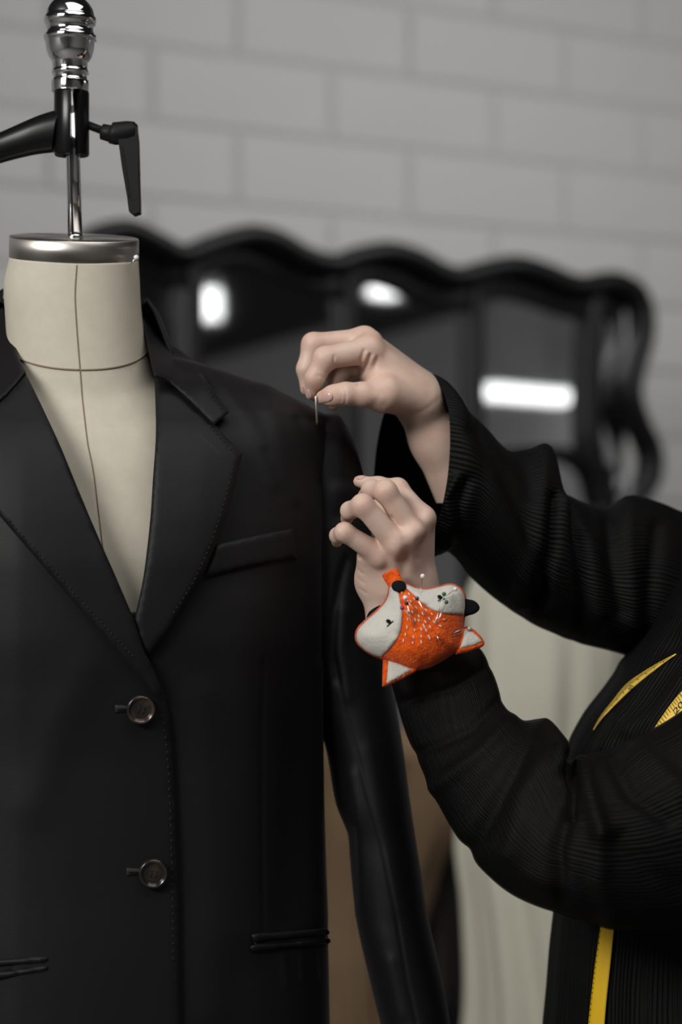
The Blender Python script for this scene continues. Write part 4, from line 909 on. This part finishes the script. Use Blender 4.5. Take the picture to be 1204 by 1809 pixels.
# ------------------------------------------------------------------ tape measure round the neck
tape = thing('tape_measure', 'yellow tape measure hung down the front of the black blouse', 'tape measure')
def strip(ea, eb, n, m, name, base, lift_=.0025, nt=7, ink=.0006):
    A, B = crv(ea, n), crv(eb, n); rows = []
    for k in range(n):
        rows.append([tuple(base(*(A[k]+(B[k]-A[k])*t))-ray(*(A[k]+(B[k]-A[k])*t))*lift_) for t in np.linspace(0, 1, nt)])
    V, Fq, uv = loft(rows, False); o = mesh_obj(name, V, Fq, m, tape); so = o.modifiers.new('thick', 'SOLIDIFY'); so.thickness = .0007; so.offset = 0
    def mp(s, t, e=0.0):
        i = s*(n-1); a = np.array([np.interp(i, range(n), A[:, j]) for j in (0, 1)]); b = np.array([np.interp(i, range(n), B[:, j]) for j in (0, 1)])
        q = a+(b-a)*t; return base(q[0], q[1])-ray(q[0], q[1])*(lift_+ink+e)
    return o, mp
def marks(o, mp, ticks, name='graduation'):
    parts = []
    for s, t0, t1, w in ticks:
        a, b, c, d = mp(s-w, t0), mp(s+w, t0), mp(s+w, t1), mp(s-w, t1); m0, m1 = mp(s-w, (t0+t1)/2), mp(s+w, (t0+t1)/2)
        parts.append(([tuple(x) for x in (a, b, m1, c, d, m0)], [[0, 1, 2, 5], [5, 2, 3, 4]]))
    V, Fq = merge(parts); g = mesh_obj(name, V, Fq, M['tape_ink'], o); g['kind'] = 'stuff'; return g
def digits(o, mp, txt, s, t, hs, ht, flip=1):
    """text laid on the tape: its height along t, its line along s"""
    cu = bpy.data.curves.new('digits', 'FONT'); cu.body = txt; cu.size = 1.0; cu.align_x = 'CENTER'; cu.align_y = 'CENTER'; cu.offset = .012
    ob = bpy.data.objects.new('digits', cu); C.objects.link(ob); dg = bpy.context.evaluated_depsgraph_get()
    me = bpy.data.meshes.new_from_object(ob.evaluated_get(dg)); bpy.data.objects.remove(ob)
    for v in me.vertices: v.co = mp(s+v.co.x*hs*flip, t+v.co.y*ht*flip, .0001)
    me.materials.clear(); me.materials.append(M['tape_ink']); me.name = 'digits'
    return link(bpy.data.objects.new('digits', me), o)
# far strand across the chest, seen almost edge on
o1, m1 = strip([(1193, 1155), (1149, 1179), (1108, 1207), (1080, 1240), (1060, 1266), (1047, 1290)], [(1194, 1156), (1159, 1181), (1121, 1212), (1087, 1244), (1063, 1269), (1048, 1290)], 40, M['tape_yellow'], 'far_strand', ont, ink=.0028)
marks(o1, m1, [(.05+k*.0145, 0.0, .36 if k % 5 else .6, .0034) for k in range(62)])
digits(o1, m1, '10', .42, .70, .05, .5)
# near strand, coming over the shoulder
o2, m2 = strip([(1250, 1175), (1204, 1221), (1183, 1246), (1162, 1276), (1144, 1306), (1136, 1330)], [(1290, 1215), (1232, 1260), (1208, 1284), (1190, 1308), (1172, 1334), (1164, 1352)], 40, M['tape_yellow'], 'near_strand', ont)
marks(o2, m2, [(.12+k*.0355, 0.0, .20 if k % 4 else .42, .0035) for k in range(23)]+[(.12+k*.0125, .80, 1.0, .002) for k in range(64)])
marks(o2, m2, [(.10+k*.1, .50, .53, .05) for k in range(8)], 'centre_line')
digits(o2, m2, '20', .33, .33, .16, .30, -1); digits(o2, m2, '19', .64, .33, .16, .30, -1); digits(o2, m2, '50', .42, .68, .11, .26, -1); digits(o2, m2, '49', .56, .68, .11, .26, -1)
# end of the tape hanging below the elbow, its plain side outward
o3, m3 = strip([(1066, 1600), (1060, 1640), (1050, 1710), (1043, 1770), (1036, 1840), (1032, 1900)], [(1090, 1600), (1084, 1640), (1078, 1700), (1071, 1765), (1065, 1840), (1062, 1900)], 30, M['tape_back'], 'hanging_end', ont, .004)
marks(o3, m3, [(.165, .55, .95, .004), (.15, .62, .66, .02), (.15, .82, .86, .02)]+[(.16+k*.03, 0.0, .07, .003) for k in range(26)])

# ------------------------------------------------------------------ fox pincushion on the wrist
fox = thing('fox_pincushion', 'orange and white felt fox face pincushion strapped to the wrist', 'pincushion')
YP = -.084
def fuv(c): return (610+c[0]*.21595, 980+c[1]*.21589)
def ybase(u, v): return YP-.022*(v-1010)/200.0-.006*math.cos((u-735)/60.0)
def FX(u, v, h): return P(u, v, ybase(u, v)-h)
outl = [(352, 262), (335, 340), (300, 400), (240, 460), (160, 530), (100, 590), (76, 650), (84, 712), (125, 765), (200, 820), (290, 858), (380, 892), (470, 930), (570, 948), (680, 926), (790, 872), (880, 812), (935, 765), (957, 680), (968, 580), (978, 500), (988, 420), (984, 340), (960, 285), (905, 245), (840, 235), (760, 256), (670, 272), (590, 264), (520, 240), (470, 225), (420, 215), (375, 230)]
OUT = np.array([fuv(c) for c in crv(outl, 230, True)]); ORING = np.vstack([OUT, OUT[:1]])
HF = .021
def hgt_d(d): 
    k = np.clip(d/42.0, 0, 1); return HF*np.sqrt(np.clip(1-(1-k)**2, 0, 1))*(.72+.28*k)
def hgt(u, v):
    q = np.array([[u, v]]); d = float(seg_dist(q, ORING)[0]); 
    return float(hgt_d(d)) if inside(q, OUT)[0] else 0.0
V2, Fc, dist = cdt(OUT, 4.5)
hh = hgt_d(dist)
wob = np.array([noise.noise(Vector((u*.03, v*.03, 1.7))) for u, v in V2])*.0016*np.clip(dist/15, 0, 1)
fr_ = [tuple(FX(u, v, h+w)) for (u, v), h, w in zip(V2, hh, wob)]; bk2_ = [tuple(FX(u, v, -.35*h)) for (u, v), h in zip(V2, hh)]
A = sum(V2[f[i]][0]*V2[f[(i+1) % 3]][1]-V2[f[(i+1) % 3]][0]*V2[f[i]][1] for f in Fc for i in range(3)) if len(Fc[0]) == 3 else 0
if A > 0: Fc = [f[::-1] for f in Fc]
n = len(V2); bd = np.where(dist < 1e-3)[0]; mapb = {k: k+n for k in range(n)}
for k in bd: mapb[k] = k
foxb = mesh_obj('cushion', fr_+bk2_, [list(f) for f in Fc]+[[mapb[k] for k in f[::-1]] for f in Fc], M['felt_orange'], fox)
OA, OD = OUT, np.roll(OUT, -1, 0)-OUT; OL = (OD**2).sum(1)
def fsurf(u, v):
    w = np.array([u, v])-OA; t = np.clip((w*OD).sum(1)/OL, 0, 1); d = float(np.sqrt(((w-t[:, None]*OD)**2).sum(1).min()))
    cr_ = (OA[:, 1] > v) != (np.roll(OA[:, 1], -1) > v)
    ins = int((OA[cr_, 0]+(v-OA[cr_, 1])/OD[cr_, 1]*OD[cr_, 0] > u).sum()) % 2
    d = d if ins else 0.0
    return FX(u, v, float(hgt_d(np.array(d)))+noise.noise(Vector((u*.03, v*.03, 1.7)))*.0016*min(1, d/15))
def fpatch(name, poly, corner, m, thick=.0008, puff=.0012, step=4.5, parent=fox, edge=4, dens=3, base=fsurf):
    return sheet(name, [fuv(c) for c in smooth_poly(poly, corner)], base, m, parent, step=step, thick=thick, edge=edge, puff=puff, dens=dens, back=.001)
ch_l = [(432, 298), (446, 380), (460, 450), (461, 540), (444, 640), (400, 720), (345, 785), (293, 836), (255, 828), (200, 803), (140, 758), (100, 708), (92, 652), (112, 602), (170, 542), (250, 472), (312, 408), (348, 345), (362, 272), (395, 250)]
fpatch('cheek', ch_l, (0, 7, 18), M['felt_white'])
ch_r = [(495, 272), (560, 330), (620, 390), (690, 440), (760, 468), (850, 486), (966, 492), (976, 420), (970, 345), (948, 296), (900, 258), (840, 249), (760, 268), (670, 284), (590, 277), (530, 256), (480, 240)]
fpatch('cheek', ch_r, (0, 6, 16), M['felt_white'])
fpatch('nose', [(376, 258), (385, 228), (415, 212), (450, 211), (482, 226), (496, 256), (484, 285), (455, 300), (420, 303), (388, 288)], (), M['felt_black'], .0026, .0018)
# ears: orange felt with white inset
def ebase(u, v): return FX(u, v, .001)
e1 = fpatch('ear', [(306, 858), (302, 960), (300, 1079), (352, 1068), (470, 1015), (560, 965), (590, 935), (450, 880)], (0, 2, 6), M['felt_orange'], .003, .003, base=ebase)
fpatch('ear_inset', [(352, 868), (343, 960), (336, 1054), (440, 1004), (545, 940), (450, 898)], (0, 2, 4), M['felt_white'], .006, .0012, base=ebase, parent=e1)
e2 = fpatch('ear', [(965, 590), (1010, 594), (1062, 622), (1112, 674), (1139, 722), (1120, 752), (1060, 778), (990, 800), (900, 818), (915, 700)], (0, 4, 8), M['felt_orange'], .003, .003, base=ebase)
fpatch('ear_inset', [(975, 608), (1030, 628), (1080, 668), (1117, 708), (1060, 740), (1000, 755), (933, 768), (958, 690)], (0, 3, 6), M['felt_white'], .006, .0012, base=ebase, parent=e2)
# strap: orange tab above the nose, black band round the wrist
fpatch('strap_tab', [(297, 168), (350, 132), (410, 112), (432, 118), (450, 170), (470, 222), (420, 262), (348, 258), (318, 210)], (0, 3, 5, 7), M['felt_orange'], .002, .0014, base=lambda u, v: P(u, v, ybase(u, v)+.004-.0004*(v-1005)*0))
def band(pts, w, name='wrist_band'):
    V, Fq, uv = loft([[tuple(p+Vector((0, 0, 0))+d_*w) for d_ in (Vector((0, -.2, .5)), Vector((0, -.26, .5)), Vector((0, -.26, -.5)), Vector((0, -.2, -.5)))] for p in pts], True, True, True)
    return mesh_obj(name, V, Fq, M['felt_black'], fox)
bp = [P(640, 1096, -.075), P(655, 1084, -.085), P(690, 1060, -.088)]
fpatch('wrist_band', [(175, 500), (205, 455), (285, 412), (300, 440), (240, 500), (180, 540)], (), M['felt_black'], .001, .001, base=lambda u, v: P(u, v, ybase(u, v)+.006))
fpatch('wrist_band', [(960, 372), (1010, 366), (1055, 378), (1090, 412), (1094, 448), (1060, 480), (1010, 496), (960, 500)], (), M['felt_black'], .001, .002, base=lambda u, v: P(u, v, ybase(u, v)-.002))
wc = P(712, 1078, -.03); tt = np.linspace(.12, math.pi-.12, 40)
rg = [[(wc.x+.034*math.cos(a)+.002, wc.y+.028*math.sin(a)-.004, wc.z+z+.012*math.cos(a)*.4) for z in (-.011, .011)] for a in tt]
V, Fq, uv = loft(rg, False); o = mesh_obj('wrist_band', V, Fq, M['felt_black'], fox); so = o.modifiers.new('t', 'SOLIDIFY'); so.thickness = .002
# eyes
for (bx0, by0), (l0, l1) in (((353, 546), ((338, 588), (390, 543))), ((773, 347), ((754, 376), (812, 360)))):
    fpatch('eye', [(bx0-22, by0-6), (bx0-12, by0-18), (bx0+8, by0-14), (bx0+20, by0+6), (bx0+10, by0+20), (bx0-10, by0+14)], (), M['felt_black'], .0028, .001, step=2.5, dens=1.5)
    p0, p1 = fuv(l0), fuv(l1); V, Fq, uv = tube([fsurf(p0[0]+(p1[0]-p0[0])*k, p0[1]+(p1[1]-p0[1])*k)-ray(*p0)*.0024 for k in np.linspace(0, 1, 6)], .0005, 8); mesh_obj('lash', V, Fq, M['felt_black'], fox)
# running stitches
st = [(460, 308), (520, 322), (535, 383), (580, 435), (548, 473), (632, 485), (660, 455), (707, 487), (600, 505), (508, 468), (508, 533), (570, 535), (600, 540), (655, 552), (685, 525), (640, 578), (693, 592), (752, 518), (808, 530), (778, 585), (727, 553), (503, 597), (565, 617), (620, 612), (660, 620), (490, 655), (556, 677), (620, 670), (683, 672), (473, 705), (550, 722), (620, 717), (645, 592), (688, 684), (562, 362)]
for cx_, cy_ in st:
    d = np.array([cx_-440, cy_-200.0]); d /= np.linalg.norm(d); L = 16 if (cx_+cy_) % 3 else 12
    if cx_ > 740: d = np.array([.97, .18]) if cy_ < 540 else np.array([.8, .55])
    a, b = fuv((cx_-d[0]*L, cy_-d[1]*L)), fuv((cx_+d[0]*L, cy_+d[1]*L)); mid = ((a[0]+b[0])/2, (a[1]+b[1])/2)
    pa, pb, pm = fsurf(*a), fsurf(*b), fsurf(*mid); r_ = ray(*mid)
    V, Fq, uv = tube([pa+r_*.0002, pa.lerp(pm, .4)-r_*.0008, pm-r_*.0011, pb.lerp(pm, .4)-r_*.0008, pb+r_*.0002], [.0003, .00048, .0005, .00048, .0003], 8); mesh_obj('stitch', V, Fq, M['stitch_white'], fox)
# ------------------------------------------------------------------ pins in the cushion
GP = 'pins stuck in the fox pincushion'
def cpin(hd, tp, rise, m, label, rpx=4.3, deep=.004):
    h = fuv(hd); t = fuv(tp); s0 = fsurf(*h); hp = P(h[0], h[1], s0.y-rise); s1 = fsurf(*t)
    tip = s1+(s1-hp).normalized()*deep
    return pin('pin', hp, tip, rpx*(hp.y+D0)/F, .00030, m, label, GP)
cpin((630, 175), (606, 335), .010, 'pin_white', 'white headed pin standing up above the top edge of the fox')
cpin((897, 281), (705, 430), .012, 'pin_white', 'pearl headed pin lying across the right white cheek of the fox', 3.8)
cpin((805, 322), (734, 556), .014, 'pin_green', 'upper of two green headed pins beside the fox eye', 3.9)
cpin((824, 387), (740, 574), .014, 'pin_green', 'lower of two green headed pins beside the fox eye', 3.9)
cpin((585, 358), (682, 532), .012, 'pin_black', 'black headed pin on the right edge of the fox muzzle', 3.7)
cpin((500, 397), (562, 606), .012, 'pin_black', 'black headed pin between the pearl and magenta pins', 3.9)
cpin((488, 352), (604, 522), .012, 'pin_white', 'pearl headed pin just below the black fox nose', 4.4)
cpin((463, 436), (582, 568), .012, 'pin_magenta', 'magenta headed pin at the left edge of the orange muzzle', 3.9)
cpin((1014, 605), (884, 661), .008, 'pin_grey', 'grey headed pin above the right fox ear', 3.7)
nd = thing('headless_pin', 'bare steel pin shaft beside the grey headed pin', 'pin', group=GP)
a, b = fuv((990, 590)), fuv((888, 640)); V, Fq, uv = tube([P(a[0], a[1], fsurf(*a).y-.006), fsurf(*b)], .00042, 8); mesh_obj('shaft', V, Fq, M['pin_steel'], nd)
nd = thing('headless_pin', 'bare steel pin point poking out of the lower orange face', 'pin', group=GP)
a, b = fuv((735, 640)), fuv((781, 735)); V, Fq, uv = tube([fsurf(*a), P(b[0], b[1], fsurf(*b).y-.006)], [.00042, .0002], 8); mesh_obj('shaft', V, Fq, M['pin_steel'], nd)
# needle pinched between thumb and index finger, its point in the blazer shoulder
nt_ = thing('needle', 'thin needle pinched between thumb and finger above the blazer shoulder', 'needle')
tip = onj(559.5, 751); top_n = P(557.5, 700, tip.y-.020)
V, Fq, uv = tube([top_n, top_n.lerp(tip, .9), tip], [.0009, .0009, .0004], 10); mesh_obj('shaft', V, Fq, M['needle_gold'], nt_)
